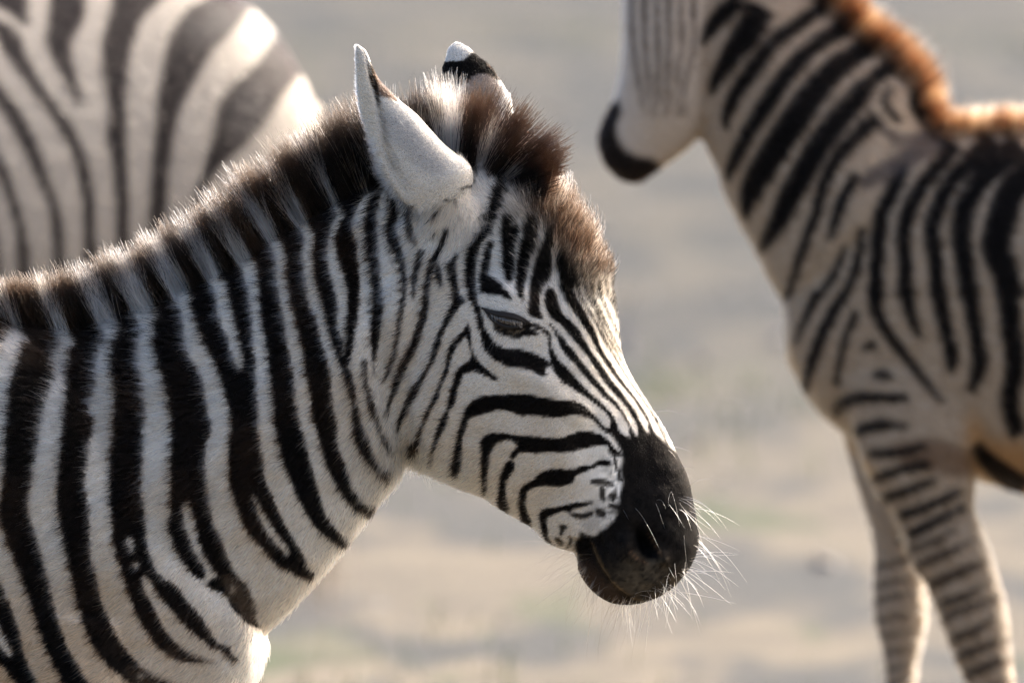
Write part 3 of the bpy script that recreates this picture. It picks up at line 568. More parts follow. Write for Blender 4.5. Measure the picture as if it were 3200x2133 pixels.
def far_stripes(P, light, dark, seed=0):
    """vertical barrel stripes turning to bands on the legs, for what lies outside the traced part"""
    u = P[:, 0] / 215 + 0.8 * vnoise(P, 1 / 500, seed + 40) + 0.2 * vnoise(P, 1 / 120, seed + 41)
    v = P[:, 1] / 115 + 0.5 * vnoise(P, 1 / 260, seed + 42)
    leg = np.clip((P[:, 1] - 2350) / 250, 0, 1)
    s = np.sin(2 * np.pi * u) * (1 - leg) + np.sin(2 * np.pi * v) * leg
    m = np.clip(s * 4 + 0.5, 0, 1)[:, None]
    return np.array(light) * (1 - m) + np.array(dark) * m

def main_coat(P):
    C = cv.sample(P)
    out = ~cv.inside(P)
    if out.any():
        C[out] = far_stripes(P[out], (0.80, 0.72, 0.62), BLACK)
    return C
# ------------------------------------------------------------------ ground
def build_ground():
    n = 90
    xs = np.concatenate([np.linspace(-900, -32, 10), np.linspace(-30, 30, n), np.linspace(32, 900, 10)])
    ys = np.concatenate([np.linspace(-300, -14, 6), np.linspace(-12, 90, 150), np.linspace(95, 1500, 14)])
    gxx, gyy = np.meshgrid(xs, ys)
    P = np.stack([gxx.ravel(), gyy.ravel()], 1)
    near = np.clip((Y := P[:, 1]) - 6, 0, 8) / 8
    z = (0.05 * vnoise(P, 0.22, 1) + 0.02 * vnoise(P, 0.9, 2) - 0.03) * near
    V = np.column_stack([P, z])
    a, b = len(ys), len(xs)
    F = [(i * b + j, i * b + j + 1, (i + 1) * b + j + 1, (i + 1) * b + j) for i in range(a - 1) for j in range(b - 1)]
    me = mesh_from('ground', V, F)
    shade_smooth(me)
    m, t, bs = new_mat('dry_ground')
    L = t.links
    geo = t.nodes.new('ShaderNodeNewGeometry')
    def noise(scale, detail, rough=0.55, vec=None, dist=0.0):
        q = t.nodes.new('ShaderNodeTexNoise')
        q.inputs['Scale'].default_value, q.inputs['Detail'].default_value = scale, detail
        q.inputs['Roughness'].default_value, q.inputs['Distortion'].default_value = rough, dist
        L.new(vec or geo.outputs['Position'], q.inputs['Vector'])
        return q.outputs['Fac']
    def ramp(fac, a, b):
        q = t.nodes.new('ShaderNodeMapRange')
        q.interpolation_type = 'SMOOTHSTEP'
        q.inputs[1].default_value, q.inputs[2].default_value = a, b
        L.new(fac, q.inputs[0])
        return q.outputs[0]
    def mixc(fac, a, b):
        q = t.nodes.new('ShaderNodeMix')
        q.data_type = 'RGBA'
        L.new(fac, q.inputs[0])
        for i, v in ((6, a), (7, b)):
            if isinstance(v, tuple):
                q.inputs[i].default_value = (*v, 1)
            else:
                L.new(v, q.inputs[i])
        return q.outputs[2]
    mp = t.nodes.new('ShaderNodeMapping')
    mp.inputs['Scale'].default_value = (0.55, 0.22, 1)
    L.new(geo.outputs['Position'], mp.inputs['Vector'])
    streak = mp.outputs[0]
    soil = mixc(ramp(noise(3.0, 6), 0.3, 0.7), (0.188, 0.153, 0.105), (0.122, 0.102, 0.073))
    soil = mixc(ramp(noise(3.4, 3, vec=streak), 0.46, 0.56), soil, (0.062, 0.060, 0.054))
    soil = mixc(ramp(noise(3.0, 3, vec=streak, dist=0.6), 0.56, 0.64), soil, (0.068, 0.080, 0.036))
    # the far part of the paddock is darker and greyer
    sep = t.nodes.new('ShaderNodeSeparateXYZ')
    L.new(geo.outputs['Position'], sep.inputs[0])
    wob = t.nodes.new('ShaderNodeMath')
    wob.operation = 'MULTIPLY_ADD'
    L.new(noise(0.12, 3), wob.inputs[0])
    wob.inputs[1].default_value = 14
    L.new(sep.outputs['Y'], wob.inputs[2])
    soil = mixc(ramp(wob.outputs[0], 12, 25), soil, mixc(ramp(noise(2.6, 3, vec=streak), 0.44, 0.56), (0.066, 0.058, 0.043), (0.024, 0.026, 0.025)))
    L.new(soil, bs.inputs['Base Color'])
    bs.inputs['Roughness'].default_value = 0.95
    bp = t.nodes.new('ShaderNodeBump')
    bp.inputs['Strength'].default_value, bp.inputs['Distance'].default_value = 0.6, 0.03
    L.new(noise(14, 8, 0.7), bp.inputs['Height'])
    L.new(bp.outputs[0], bs.inputs['Normal'])
    o = link_mesh('ground', me, m, None)
    o['kind'] = 'structure'
    o['label'] = 'dry sandy paddock ground with grey gravel and thin grass'

def build_grass():
    """thin scattered grass on the paddock, one uncountable mass"""
    rng = np.random.default_rng(5)
    cen = np.stack([rng.uniform(-6, 6, 130), rng.uniform(3, 34, 130)], 1)
    cen = cen[vnoise(cen, 0.3, 9) > 0.05]
    P = np.repeat(cen, 90, 0) + rng.normal(size=(len(cen) * 90, 2)) * [0.28, 0.5]
    n = len(P)
    h = rng.uniform(0.015, 0.06, n)
    a = rng.uniform(0, 6.28, n)
    d = np.stack([np.cos(a), np.sin(a)], 1)
    b = P + d * 0.006
    c = P - d * 0.006
    tip = P + rng.normal(size=(n, 2)) * 0.025
    V = np.empty((n, 3, 3))
    V[:, 0, :2], V[:, 1, :2], V[:, 2, :2] = b, c, tip
    V[:, :2, 2] = -0.06
    V[:, 2, 2] = h
    me = mesh_from('grass', V.reshape(-1, 3), np.arange(n * 3).reshape(-1, 3))
    o = link_mesh('grass', me, plain_material('grass_blade', (0.12, 0.15, 0.05), 0.7, 0, 0.4), None)
    o['kind'] = 'stuff'
    o['label'] = 'thin short grass growing in patches on the dry ground'
    o['category'] = 'grass'

def build_stones():
    rng = np.random.default_rng(8)
    V, F = [], []
    for i in range(900):
        x, y = rng.uniform(-7, 7), rng.uniform(2.5, 40)
        r = rng.uniform(0.01, 0.03)
        o = len(V)
        q = rng.normal(size=(8, 3))
        base = np.array([[-1, -1, -.5], [1, -1, -.5], [1, 1, -.5], [-1, 1, -.5], [-.7, -.7, .6], [.7, -.7, .6], [.7, .7, .6], [-.7, .7, .6]])
        V += [tuple(np.array([x, y, -0.01]) + r * (b + 0.25 * e)) for b, e in zip(base, q)]
        F += [tuple(o + k for k in f) for f in ((0, 3, 2, 1), (4, 5, 6, 7), (0, 1, 5, 4), (1, 2, 6, 5), (2, 3, 7, 6), (3, 0, 4, 7))]
    o = link_mesh('gravel', mesh_from('gravel', V, F), plain_material('stone', (0.22, 0.20, 0.18), 0.85, 0, 0.4), None)
    o['kind'] = 'stuff'
    o['label'] = 'loose grey gravel scattered on the dry ground'
    o['category'] = 'gravel'

build_ground()
build_grass()
build_stones()

def hoof(parent, x, y, r):
    a = np.linspace(0, 2 * np.pi, 16, endpoint=False)
    rings = []
    for z, s in ((0.0, 1.15), (0.02, 1.1), (0.045, 0.95), (0.065, 0.82)):
        rings.append(np.stack([x + np.cos(a) * r * s, y + np.sin(a) * r * s * 0.9, np.full(16, z)], 1))
    V, F = rings_to_mesh(np.array(rings))
    me = mesh_from('hoof', V, F)
    shade_smooth(me)
    return link_mesh('hoof', me, M_HOOF, parent)

def tail(an, parent, start, end, y=0.0):
    """tail dock with a tuft of hair at its end"""
    save, an.parts = an.parts, []
    an.tube([(start[0], start[1], y, 62, 1), ((start[0] + end[0]) / 2 + (end[0] - start[0]) * .2, start[1] * .6 + end[1] * .4, y, 45, 1), (end[0], end[1], y, 26, 1)])
    V, F = an.parts[0]
    an.parts = save
    me = mesh_from('tail', V, F)
    shade_smooth(me)
    P = verts(me)
    m = (np.sin(P[:, 2] * 150) > 0)[:, None]
    set_coat(me, np.where(m, np.array((0.6, 0.52, 0.42)), np.array(BLACK)))
    o = link_mesh('tail', me, M_COAT, parent)
    e = an.loc(np.array([end]))[0]
    n = 500
    rng = np.random.default_rng(4)
    R = np.column_stack([e[0] + rng.normal(size=n) * .008, np.full(n, y) + rng.normal(size=n) * .008, e[1] + rng.uniform(-.01, .05, n)])
    t = np.linspace(0, 1, 6)[None, :, None]
    D = np.column_stack([rng.normal(size=n) * .15, rng.normal(size=n) * .15, -np.ones(n)])
    pos = R[:, None] + D[:, None] * t * rng.uniform(.15, .3, n)[:, None, None]
    hair_object('tail_tuft', pos, taper(n, 6, 0.0006), np.zeros((n, 6, 3)) + np.array((0.02, .015, .012)), M_HAIR, o)
    return o

# ------------------------------------------------------------------ near zebra
A = Animal(0.0, 150)
A.loft([  # head: crown point, jaw point, half width
    (1400, 455, 1130, 900, 160), (1560, 520, 1150, 1120, 200), (1705, 592, 1200, 1330, 240), (1808, 708, 1270, 1437, 262),
    (1880, 820, 1370, 1487, 268), (1908, 905, 1440, 1520, 266), (1922, 1010, 1510, 1550, 252), (1943, 1112, 1575, 1592, 222),
    (1979, 1184, 1625, 1622, 192), (2030, 1265, 1665, 1648, 168), (2081, 1347, 1702, 1686, 150), (2117, 1421, 1742, 1708, 143),
    (2149, 1490, 1800, 1732, 146), (2171, 1585, 1813, 1790, 153), (2186, 1665, 1850, 1848, 150), (2180, 1725, 1905, 1885, 135),
    (2155, 1778, 1960, 1893, 110), (2112, 1832, 2012, 1886, 66)], ex=2.45, jaw=0.30, crest=0.12)
A.loft([  # neck: crest, throat, half width
    (-260, 960, 330, 2330, 330), (-60, 985, 560, 2230, 335), (80, 985, 715, 2110, 325), (255, 985, 832, 1975, 305), (470, 925, 925, 1885, 285), (670, 835, 1068, 1722, 262),
    (775, 775, 1156, 1598, 245), (858, 715, 1210, 1527, 232), (945, 670, 1250, 1474, 222), (1045, 610, 1290, 1415, 212),
    (1190, 520, 1350, 1350, 200), (1340, 465, 1450, 1260, 170)], ex=2.15, crest=0.42, jaw=0.12)
A.loft([  # breast, barrel, croup
    (770, 1870, 830, 2000, 120), (720, 1780, 822, 2060, 180), (640, 1650, 785, 2150, 230), (400, 1250, 650, 2330, 315), (0, 990, 300, 2470, 385), (-420, 985, -320, 2500, 440),
    (-1200, 1060, -1200, 2570, 520), (-2000, 1020, -2000, 2450, 500), (-2550, 1040, -2480, 2200, 430), (-2900, 1260, -2830, 1900, 250)], ex=2.2)
GZ = A.gz()
for y, dx in ((-0.095, 0), (0.095, 120)):
    A.tube([(220 + dx, 1900, y * .9, 250, .55), (170 + dx, 2250, y, 200, .55), (140 + dx, 2550, y, 135, .7), (130 + dx, 2950, y, 95, .8), (135 + dx, 3220, y, 88, .85), (130 + dx, 3330, y, 66, .8), (125 + dx, 3750, y, 54, .85), (125 + dx, 3900, y, 68, .9), (165 + dx, 4030, y, 62, 1), (190 + dx, GZ - 60, y, 84, 1)])
for y, dx in ((-0.1, 0), (0.1, -160)):
    A.tube([(-2350 + dx, 1750, y * .9, 330, .6), (-2400 + dx, 2250, y, 260, .6), (-2480 + dx, 2650, y, 150, .65), (-2620 + dx, 3000, y, 100, .7), (-2640 + dx, 3120, y, 92, .7), (-2570 + dx, 3300, y, 66, .8), (-2540 + dx, 3750, y, 58, .85), (-2530 + dx, 3900, y, 72, .9), (-2480 + dx, 4030, y, 64, 1), (-2450 + dx, GZ - 60, y, 86, 1)])
for y in (-1, 1):                                # the muscles the ears stand on
    A.tube([(1290, 530, y * .046, 50, .8), (1340, 590, y * .048, 85, .7), (1395, 650, y * .052, 92, .6), (1440, 730, y * .06, 80, .4), (1470, 800, y * .066, 50, .3)])
body = A.fuse(0.0032, 7)
root = A.root('zebra', 'young zebra in sharp focus, head in profile with bristling mane and upright ears', 'zebra')

# relief of the face in the animal's own side plane (both sides alike)
V, Nn = verts(body), vnormals(body)
P = A.px(V)
flank = np.clip(np.abs(Nn[:, 1]) * 1.6 - 0.15, 0, 1) * np.clip((2300 - P[:, 1]) / 250, 0, 1) * np.clip((P[:, 0] + 200) / 600, 0, 1)
def bump(cx, cy_, sx, sy, ang, amp):
    c, s_ = math.cos(math.radians(ang)), math.sin(math.radians(ang))
    q = P - [cx, cy_]
    u, v = q[:, 0] * c + q[:, 1] * s_, -q[:, 0] * s_ + q[:, 1] * c
    return amp * np.exp(-(u / sx) ** 2 / 2 - (v / sy) ** 2 / 2)
def ridge(line, sg, amp):
    d, _ = poly_dist(P, line)
    return amp * np.exp(-(d / sg) ** 2 / 2)
LIPS = X(FC, [(960, 850), (1030, 870), (1060, 950), (1100, 1060), (1160, 1170), (1230, 1270), (1320, 1350), (1420, 1420), (1530, 1455), (1640, 1450)])
H = np.zeros(len(V))
H += bump(1600, 985, 85, 55, 18, 0.011) + bump(1615, 925, 70, 26, 15, 0.006) - bump(1500, 850, 60, 40, -50, 0.004)
H += ridge([(1560, 1120), (1680, 1185), (1800, 1290)], 26, 0.0055) - bump(1830, 1400, 90, 40, 60, 0.005) - bump(1650, 1330, 90, 50, 50, 0.003)
H += bump(1370, 1230, 150, 170, -30, 0.011) - ridge([(1120, 760), (1170, 1000), (1230, 1250), (1290, 1430)], 34, 0.010)
H -= ridge(X(N1, [(300, 900), (700, 1200), (1100, 1350)]), 110, 0.006)
d_l, s_l = poly_dist(P, LIPS)
near_lip = np.exp(-(d_l / 60) ** 2)
H += np.where(s_l < 0, 0.004 * near_lip, -0.006 * near_lip) * (P[:, 0] > 1790)
H -= 0.006 * np.exp(-(d_l / 6.5) ** 2) * (P[:, 0] > 1800)
H -= bump(2020, 1702, 26, 42, -28, 0.028)
H += ridge(X(NO, [(1190, 440), (1260, 560), (1340, 680), (1420, 800), (1440, 880)]), 11, 0.0065)
H += ridge(X(NO, [(930, 620), (990, 780), (1120, 880), (1280, 920), (1400, 900)]), 15, 0.0055)
wr = np.sin((P[:, 0] * 0.9 - P[:, 1] * 0.25) / 5.2) * np.exp(-((P[:, 0] - 1895) / 45) ** 2 - ((P[:, 1] - 1700) / 70) ** 2)
wr2 = np.sin((P[:, 1] * 0.95 + P[:, 0] * 0.3) / 4.2) * np.exp(-((P[:, 0] - 1822) / 18) ** 2 - ((P[:, 1] - 1715) / 32) ** 2)
H += 0.0017 * wr + 0.0022 * wr2
H += 0.0009 * vnoise(P, 1 / 40, 77) + 0.0005 * vnoise(P, 1 / 16, 78) * (P[:, 0] > 1750)
V = V + Nn * (H * flank)[:, None]
body.vertices.foreach_set('co', V.astype(np.float32).reshape(-1))
body.update()
skin = main_coat(A.px(V))
bare = np.clip((P[:, 0] - 1750) / 250, 0, 1)[:, None]
set_coat(body, skin * (0.62 + 0.38 * bare))          # grey-brown skin under the fur
shade_smooth(body)
body_o = link_mesh('body', body, M_COAT, root)
bvh = BVHTree.FromPolygons([tuple(v) for v in V], [tuple(p.vertices) for p in body.polygons])
def flank_y(pts, side=-1):
    q = A.loc(np.asarray(pts, float))
    out = []
    for x, z in q:
        zz = z + 0.08 * 0.0787
        h = bvh.ray_cast(Vector((x, side * 2.0, zz)), Vector((0, -side, 0)))
        out.append((x, h[0].y if h[0] else 0.0, zz))
    return np.array(out)

# ---- fur
CTRL = np.array([  # px x, px y, comb x, comb down, length px, lift
    (-300, 1300, -.95, .3, 46, .30), (150, 1200, -.98, .05, 52, .34), (200, 1700, -.9, .4, 40, .25), (150, 2050, -.85, .5, 34, .2), (600, 1500, -.88, .4, 40, .28),
    (450, 1150, -.97, .0, 50, .34), (600, 1900, -.75, .6, 30, .22), (900, 900, -.97, .15, 40, .3), (850, 1250, -.92, .3, 38, .28), (1000, 1650, -.65, .7, 26, .34),
    (1150, 900, -.88, .3, 36, .3), (1150, 1200, -.8, .5, 36, .3), (1270, 1430, -.5, .8, 40, .4), (1300, 1100, -.75, .6, 34, .32), (1450, 1300, -.92, .2, 24, .3),
    (1400, 1480, -.7, .6, 30, .4), (1600, 1580, -.7, .5, 20, .35), (1550, 1150, -.75, .35, 16, .3), (1700, 1300, -.5, .4, 11, .3), (1950, 1250, -.5, -.5, 8, .3), (1780, 1100, -.5, -.3, 10, .3),
    (1600, 1050, -.3, .8, 11, .25), (1600, 950, -.6, -.4, 17, .35), (1520, 820, -.8, -.1, 30, .4), (1620, 740, -.6, -.5, 34, .5), (1750, 640, .45, -.9, 72, .75), (1830, 730, .5, -.8, 64, .75), (1890, 830, .5, -.8, 44, .75), (1915, 930, .3, -.8, 18, .6),
    (1350, 650, -.45, .7, 52, .4), (1420, 720, -.2, .8, 36, .35), (1480, 640, .1, .7, 36, .4), (1250, 700, -.8, .5, 40, .35), (1500, 590, -.2, -.5, 32, .4), (1700, 1560, -.6, .3, 13, .35), (1760, 1690, -.6, .5, 14, .4),
    (1900, 1500, -.2, .8, 5, .3), (2050, 1650, .1, .8, 3.2, .3), (2130, 1450, -.2, -.6, 6, .4), (1950, 1820, -.2, .8, 4, .3)])
def comb(P):
    d2 = ((P[:, None, :] - CTRL[None, :, :2]) ** 2).sum(2)
    w_ = 1 / (d2 + 900) ** 1.6
    w_ /= w_.sum(1)[:, None]
    return w_ @ CTRL[:, 2:]
def comb_chunked(P):
    return np.vstack([comb(P[i:i + 40000]) for i in range(0, len(P), 40000)])

BASE = np.array([(-400, 1000), (-150, 1000), (65, 1025), (165, 1050), (270, 1045), (370, 1020), (490, 980), (600, 930), (695, 880), (795, 825), (875, 760), (960, 725), (1055, 665), (1180, 590), (1330, 520), (1400, 500), (1500, 545), (1590, 592), (1650, 612)], float)
def above_base(P):
    return np.interp(P[:, 0], BASE[:, 0], BASE[:, 1]) - P[:, 1]     # >0: on the mane's root strip

EYEPOLY = np.array(X(EY, [(165, 240), (400, 290), (650, 335), (860, 410), (1080, 530), (1290, 640), (1100, 620), (940, 600), (780, 620), (600, 620), (450, 560), (330, 460), (230, 350)]))
def in_poly(P, poly):
    c = np.zeros(len(P), bool)
    for (x1, y1), (x2, y2) in zip(poly, np.roll(poly, -1, 0)):
        k = ((y1 > P[:, 1]) != (y2 > P[:, 1])) & (P[:, 0] < (x2 - x1) * (P[:, 1] - y1) / (y2 - y1 + 1e-12) + x1)
        c ^= k
    return c

def fur_density(C, Nn):
    P = A.px(C)
    inframe = (P[:, 0] > -60) & (P[:, 1] < 2230)
    face = np.clip((P[:, 0] - 1350) / 300, 0, 1)
    d = np.where(inframe, 1.0 + 0.9 * face, 0.10)
    muzz = np.exp(-((P[:, 0] - 2060) / 150) ** 2 - ((P[:, 1] - 1690) / 190) ** 2)
    d = d * (1 - 0.85 * muzz)
    d = d * np.where(C[:, 1] > 0.03, 0.22, 1.0)        # far flank: thinner sampling
    d = np.where(in_poly(P, EYEPOLY), 0, d)
    d = np.where((np.hypot((P[:, 0] - 2022) / 34, (P[:, 1] - 1704) / 40) < 1), 0, d)
    d = np.where((d_line(P, LIPS) < 7) & (P[:, 0] > 1800), 0, d)
    return d
def d_line(P, l):
    return poly_dist(P, l)[0]

NF = 430000
Pt, Nr = surface_samples(body, fur_density, NF, 21)
S2 = A.px(Pt)
cb = comb_chunked(S2)
D3 = np.stack([cb[:, 0], np.zeros(NF), -cb[:, 1]], 1)
Lh = cb[:, 2] * np.where(S2[:, 0] < 1300, 1.2, 1.1) * A.k
jit = S2 + RNG.normal(size=S2.shape) * 1.6 + cb[:, :2] * (cb[:, 2] * 0.5)[:, None]
C = main_coat(jit)
lum = C.mean(1)
val = RNG.normal(1.0, 0.20, NF) * (1 + 0.18 * vnoise(S2, 1 / 22, 90))
C = np.clip(C * val[:, None], 0.002, 0.94)
warm = RNG.random(NF)
C = np.where((lum > 0.25)[:, None], C * np.array([1, 1, 1]) * (1 - 0.10 * warm[:, None] * np.array([0, .35, 1])), C)
FORE = np.array(X(FA, [(1230, 260), (1400, 120), (1620, 150), (1850, 400), (2030, 640), (2180, 940), (2200, 1120), (1990, 1120), (1760, 1000), (1640, 880), (1540, 640), (1380, 520)]))
fm = in_poly(S2 + RNG.normal(size=S2.shape) * 14, FORE)
pick = RNG.random(NF) + 0.30 * vnoise(S2, 1 / 26, 91)
C = np.where((fm & (pick < .66))[:, None], np.array((.016, .0095, .006)), C)
C = np.where((fm & (pick > .97))[:, None], np.array((.70, .61, .50)), C)
lum = np.where(fm, 0.1, lum)
stray = (RNG.random(NF) < 0.06) & (lum > 0.25)
C[stray] *= 0.35
guard = RNG.random(NF) < .12
Lh = np.where(guard, Lh * 1.35, Lh)
C = np.where(guard[:, None], np.clip(C * 1.12, 0, .95), C)
pos = grow(Pt, Nr, D3, Lh, cb[:, 3], 5, 5, jitter=0.13, clump=0.42)
K = 5
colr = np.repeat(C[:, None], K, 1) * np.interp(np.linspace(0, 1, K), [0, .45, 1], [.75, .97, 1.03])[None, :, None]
tipw = np.linspace(0, 1, K)[None, :, None] ** 2
colr = colr * (1 - 0.15 * tipw) + np.where((lum > 0.25)[:, None, None], 0.92, 0.015) * np.array([1, .92, .82]) * 0.15 * tipw
face = np.clip((S2[:, 0] - 1350) / 300, 0, 1)
r0 = (0.00026 - 0.00010 * face) * np.where(guard, 1.55, 1.0)
out = (S2[:, 0] < -60) | (S2[:, 1] > 2230)
r0 = np.where(out, 0.0006, r0)
rad = r0[:, None] * np.interp(np.linspace(0, 1, K), [0, .5, 1], [1, .85, .2])[None]
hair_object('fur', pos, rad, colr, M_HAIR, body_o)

# ---- mane and forelock
def mane_density(C, Nn):
    P = A.px(C)
    h = above_base(P)
    ok = (h > -4 + 14 * vnoise(P, 1 / 25, 44)) & (P[:, 0] > -380) & (P[:, 0] < 1665) & (np.abs(C[:, 1]) < 0.055)
    return ok * np.where(P[:, 0] < -60, 0.35, 1.0) * np.where(P[:, 0] > 1180, 1.25, 1)
NM = 30000
Pt, Nr = surface_samples(body, mane_density, NM, 33)
S2 = A.px(Pt)
sx = S2[:, 0]
dirx = np.interp(sx, [-300, 100, 500, 900, 1060, 1180, 1300, 1400, 1450, 1500, 1560, 1620, 1665], [-.35, -.38, -.46, -.55, -.5, -.32, -.2, -.12, .1, .38, .72, .9, .95])
diry = np.interp(sx, [-300, 900, 1060, 1300, 1450, 1500, 1560, 1620, 1665], [-.93, -.84, -.88, -1, -1, -.92, -.66, -.42, -.25])
leng = np.interp(sx, [-300, 0, 150, 400, 800, 1050, 1180, 1300, 1420, 1500, 1600, 1665], [125, 130, 145, 180, 215, 240, 240, 200, 215, 225, 190, 90])
mid = 1 - np.clip(np.abs(Pt[:, 1]) / 0.03, 0, 1)
leng = leng * (0.80 + 0.25 * mid) * RNG.uniform(0.72, 1.10, NM) * (1 + 0.12 * vnoise(np.stack([sx, Pt[:, 1] * 3000], 1), 1 / 28, 60))
tuft = np.stack([vnoise(np.stack([sx, Pt[:, 1] * 2500], 1), 1 / 17, 61 + i) for i in range(3)], 1) * 0.17
D = np.stack([dirx, np.sign(Pt[:, 1]) * 0.10 * np.clip(np.abs(Pt[:, 1]) / .02, 0, 1), -diry], 1) + RNG.normal(size=(NM, 3)) * [0.075, 0.10, 0.05] + tuft
D /= np.linalg.norm(D, axis=1)[:, None]
K = 7
t = np.linspace(0, 1, K)[None, :, None]
bend = np.stack([RNG.normal(0.02, 0.06, NM), RNG.normal(0, 0.05, NM), np.full(NM, 0.03)], 1)
C = main_coat(S2 + RNG.normal(size=S2.shape) * 5)
# forelock streaks
streaks = [(1185, 1250, 1), (1250, 1310, 0), (1310, 1385, .3), (1385, 1442, 1), (1442, 1487, 0), (1487, 1512, 1), (1512, 1552, 0), (1552, 1568, 1), (1568, 1700, 0)]
jx = sx + RNG.normal(size=NM) * 7
for a_, b_, v_ in streaks:
    k_ = (jx >= a_) & (jx < b_) & (sx > 1185)
    pick = RNG.random(NM) < v_
    C[k_] = np.where(pick[k_][:, None], np.array(WHITE), np.array((0.0036, 0.0022, 0.0015)))
lum = C.mean(1)
C = np.where((lum > .25)[:, None], C * np.where(sx < 1185, 1.06, .95)[:, None], C)
leng = leng * np.where((lum > .25) & (sx > 1440), .68, 1)
C = C * RNG.normal(1, .22, NM)[:, None]
fleck = (RNG.random(NM) < .05) & (lum < .25)
C[fleck] = np.array((.025, .016, .010))
# mid-line hairs of the mane run darker, dark hairs bleach brown towards the tip
core = (mid > 0.6) & (RNG.random(NM) < 0.22)
C[core & (sx < 1380)] = np.array((0.009, 0.0065, 0.005))
lum = C.mean(1)
tip_c = np.where((lum > 0.25)[:, None], np.array((0.74, 0.66, 0.55)), np.array((0.011, 0.008, 0.006)))
tip_c = np.where(((lum < 0.25) & (sx > 1400))[:, None], np.array((0.010, 0.0046, 0.0022)), tip_c)
dusk = RNG.random(NM) < np.where(sx < 1185, 0.62 + 0.36 * mid, 0.75)
tip_c[dusk & (lum > .25)] = np.array((0.010, 0.0072, 0.0056))
tw = np.clip((t - RNG.uniform(.66, .94, NM)[:, None, None]) / 0.10, 0, 1)
colr = np.clip(C[:, None] * (1 - tw) + tip_c[:, None] * tw, 0.002, 0.93)
pos = Pt[:, None] - Nr[:, None] * 0.002 + (leng * A.k)[:, None, None] * (D[:, None] * t + bend[:, None] * t ** 2)
rad = 0.00034 * np.interp(np.linspace(0, 1, K), [0, .6, 1], [1, .9, .3])[None] * RNG.uniform(.7, 1.25, NM)[:, None]
hair_object('mane', pos, rad, colr, M_HAIR, root)

# ---- ears
ecv = Canvas(1050, 80, 1700, 800, 1.5, (0.82, 0.75, 0.65))
ecv.paint([X(FD, [(430, 680), (560, 720), (800, 900), (1000, 1080), (1080, 1250), (900, 1300), (700, 1150), (500, 900)])], (0.50, 0.46, 0.42), 18, .8)
ecv.paint([X(FD, [(335, 245), (370, 300), (400, 400), (420, 560), (428, 650), (404, 640), (385, 540), (365, 430), (345, 340)])], (0.012, 0.007, 0.004), 1)
ecv.paint([X(FD, [(385, 330), (500, 490), (610, 610), (560, 615), (500, 580), (430, 560), (405, 450)])], (0.11, 0.050, 0.025), 4, .9)
ecv.paint([X(FD, [(190, 300), (330, 300), (370, 560), (395, 900), (420, 1150), (500, 1450), (380, 1300), (250, 760)])], (0.80, 0.71, 0.57), 4, .8)
ecv.paint([X(FD, [(940, 360), (1000, 318), (1100, 300), (1190, 292), (1240, 245), (1290, 222), (1350, 224), (1480, 330), (1640, 520), (1560, 500), (1480, 470), (1420, 430), (1300, 440), (1200, 520), (960, 560)])], (0.006, 0.0045, 0.0035), 1)
ecv.paint([X(FD, [(1250, 470), (1420, 420), (1520, 520), (1560, 640), (1400, 760), (1200, 700)])], (0.32, 0.22, 0.16), 6, .8)
ecv.paint([X(FD, [(1340, 222), (1480, 330), (1640, 520), (1700, 640), (1660, 640), (1540, 470), (1440, 340)])], (0.12, 0.05, 0.02), 1, .8)  # backlit edge of the far ear, its orange glow put into the colour

ecv.paint(main_nose[-5:], FACEBLACK, 2)
def make_ear(secs, ycen, crease, hn, seed, comb_dir, cup):
    S = catmull(np.array(secs, float), 6)
    Lp, Rp = A.loc(S[:, 0:2]), A.loc(S[:, 2:4])
    m = 40
    a = np.linspace(0, 2 * np.pi, m, endpoint=False)
    u = (1 - np.cos(a)) / 2                       # 0 at the left edge, 1 at the right
    yy = np.sin(a)
    rings = []
    for i in range(len(S)):
        xz = Lp[i] + (Rp[i] - Lp[i]) * u[:, None]
        th = S[i, 4] * A.k
        depth = -yy * th
        depth = depth + np.where(yy > 0, crease * min(1.0, max(0.0, (len(S) * .8 - i) / 12)) * th * np.exp(-((u - float(np.interp(i / len(S), [0, .15, .3, .55, .8], [.9, .82, .62, .25, .12]))) / 0.07) ** 2), cup * th * np.sin(np.pi * u))
        rings.append(np.stack([xz[:, 0], ycen[0] + (ycen[1] - ycen[0]) * i / len(S) + depth, xz[:, 1]], 1))
    Vv, F = rings_to_mesh(np.array(rings))
    me = mesh_from('ear', Vv, F)
    shade_smooth(me)
    me.update()
    Ve = verts(me)
    two = lambda Q: np.stack([Q[:, 0] / A.k + A.x0, 1066.5 - (Q[:, 2] - A.zc - 0.0787 * ycen[0] * 0) / A.k], 1)
    set_coat(me, ecv.sample(two(Ve)) * 0.62)
    o = link_mesh('ear', me, M_COAT, root)
    Pt, Nr = surface_samples(me, lambda c, n: np.ones(len(c)), hn, seed)
    Q = two(Pt)
    Cc = ecv.sample(Q + RNG.normal(size=Q.shape) * 2)
    gl0 = vnoise(Q, 1 / 14, 171)
    Cc = np.clip(Cc * (RNG.normal(1, .25, hn) * (1 + .35 * gl0))[:, None], .002, .94)
    Cc[RNG.random(hn) < .10] *= .3
    gl = vnoise(Q, 1 / 25, 70)
    D = np.zeros((hn, 3)) + np.array(comb_dir)
    D[:, 2] = np.interp(Q[:, 1], [300, 480, 620], [comb_dir[2], comb_dir[2] * .6, -.8])
    Lh = np.interp(Q[:, 1], [130, 200, 260, 400, 550, 650], [12, 17, 28, 44, 60, 66]) * A.k
    pos = grow(Pt, Nr, D, Lh, np.full(hn, .3), 5, seed, jitter=.22, clump=.7)
    hair_object('ear_fur', pos, taper(hn, 5, .00027), np.repeat(Cc[:, None], 5, 1), M_HAIR, o)
    return o
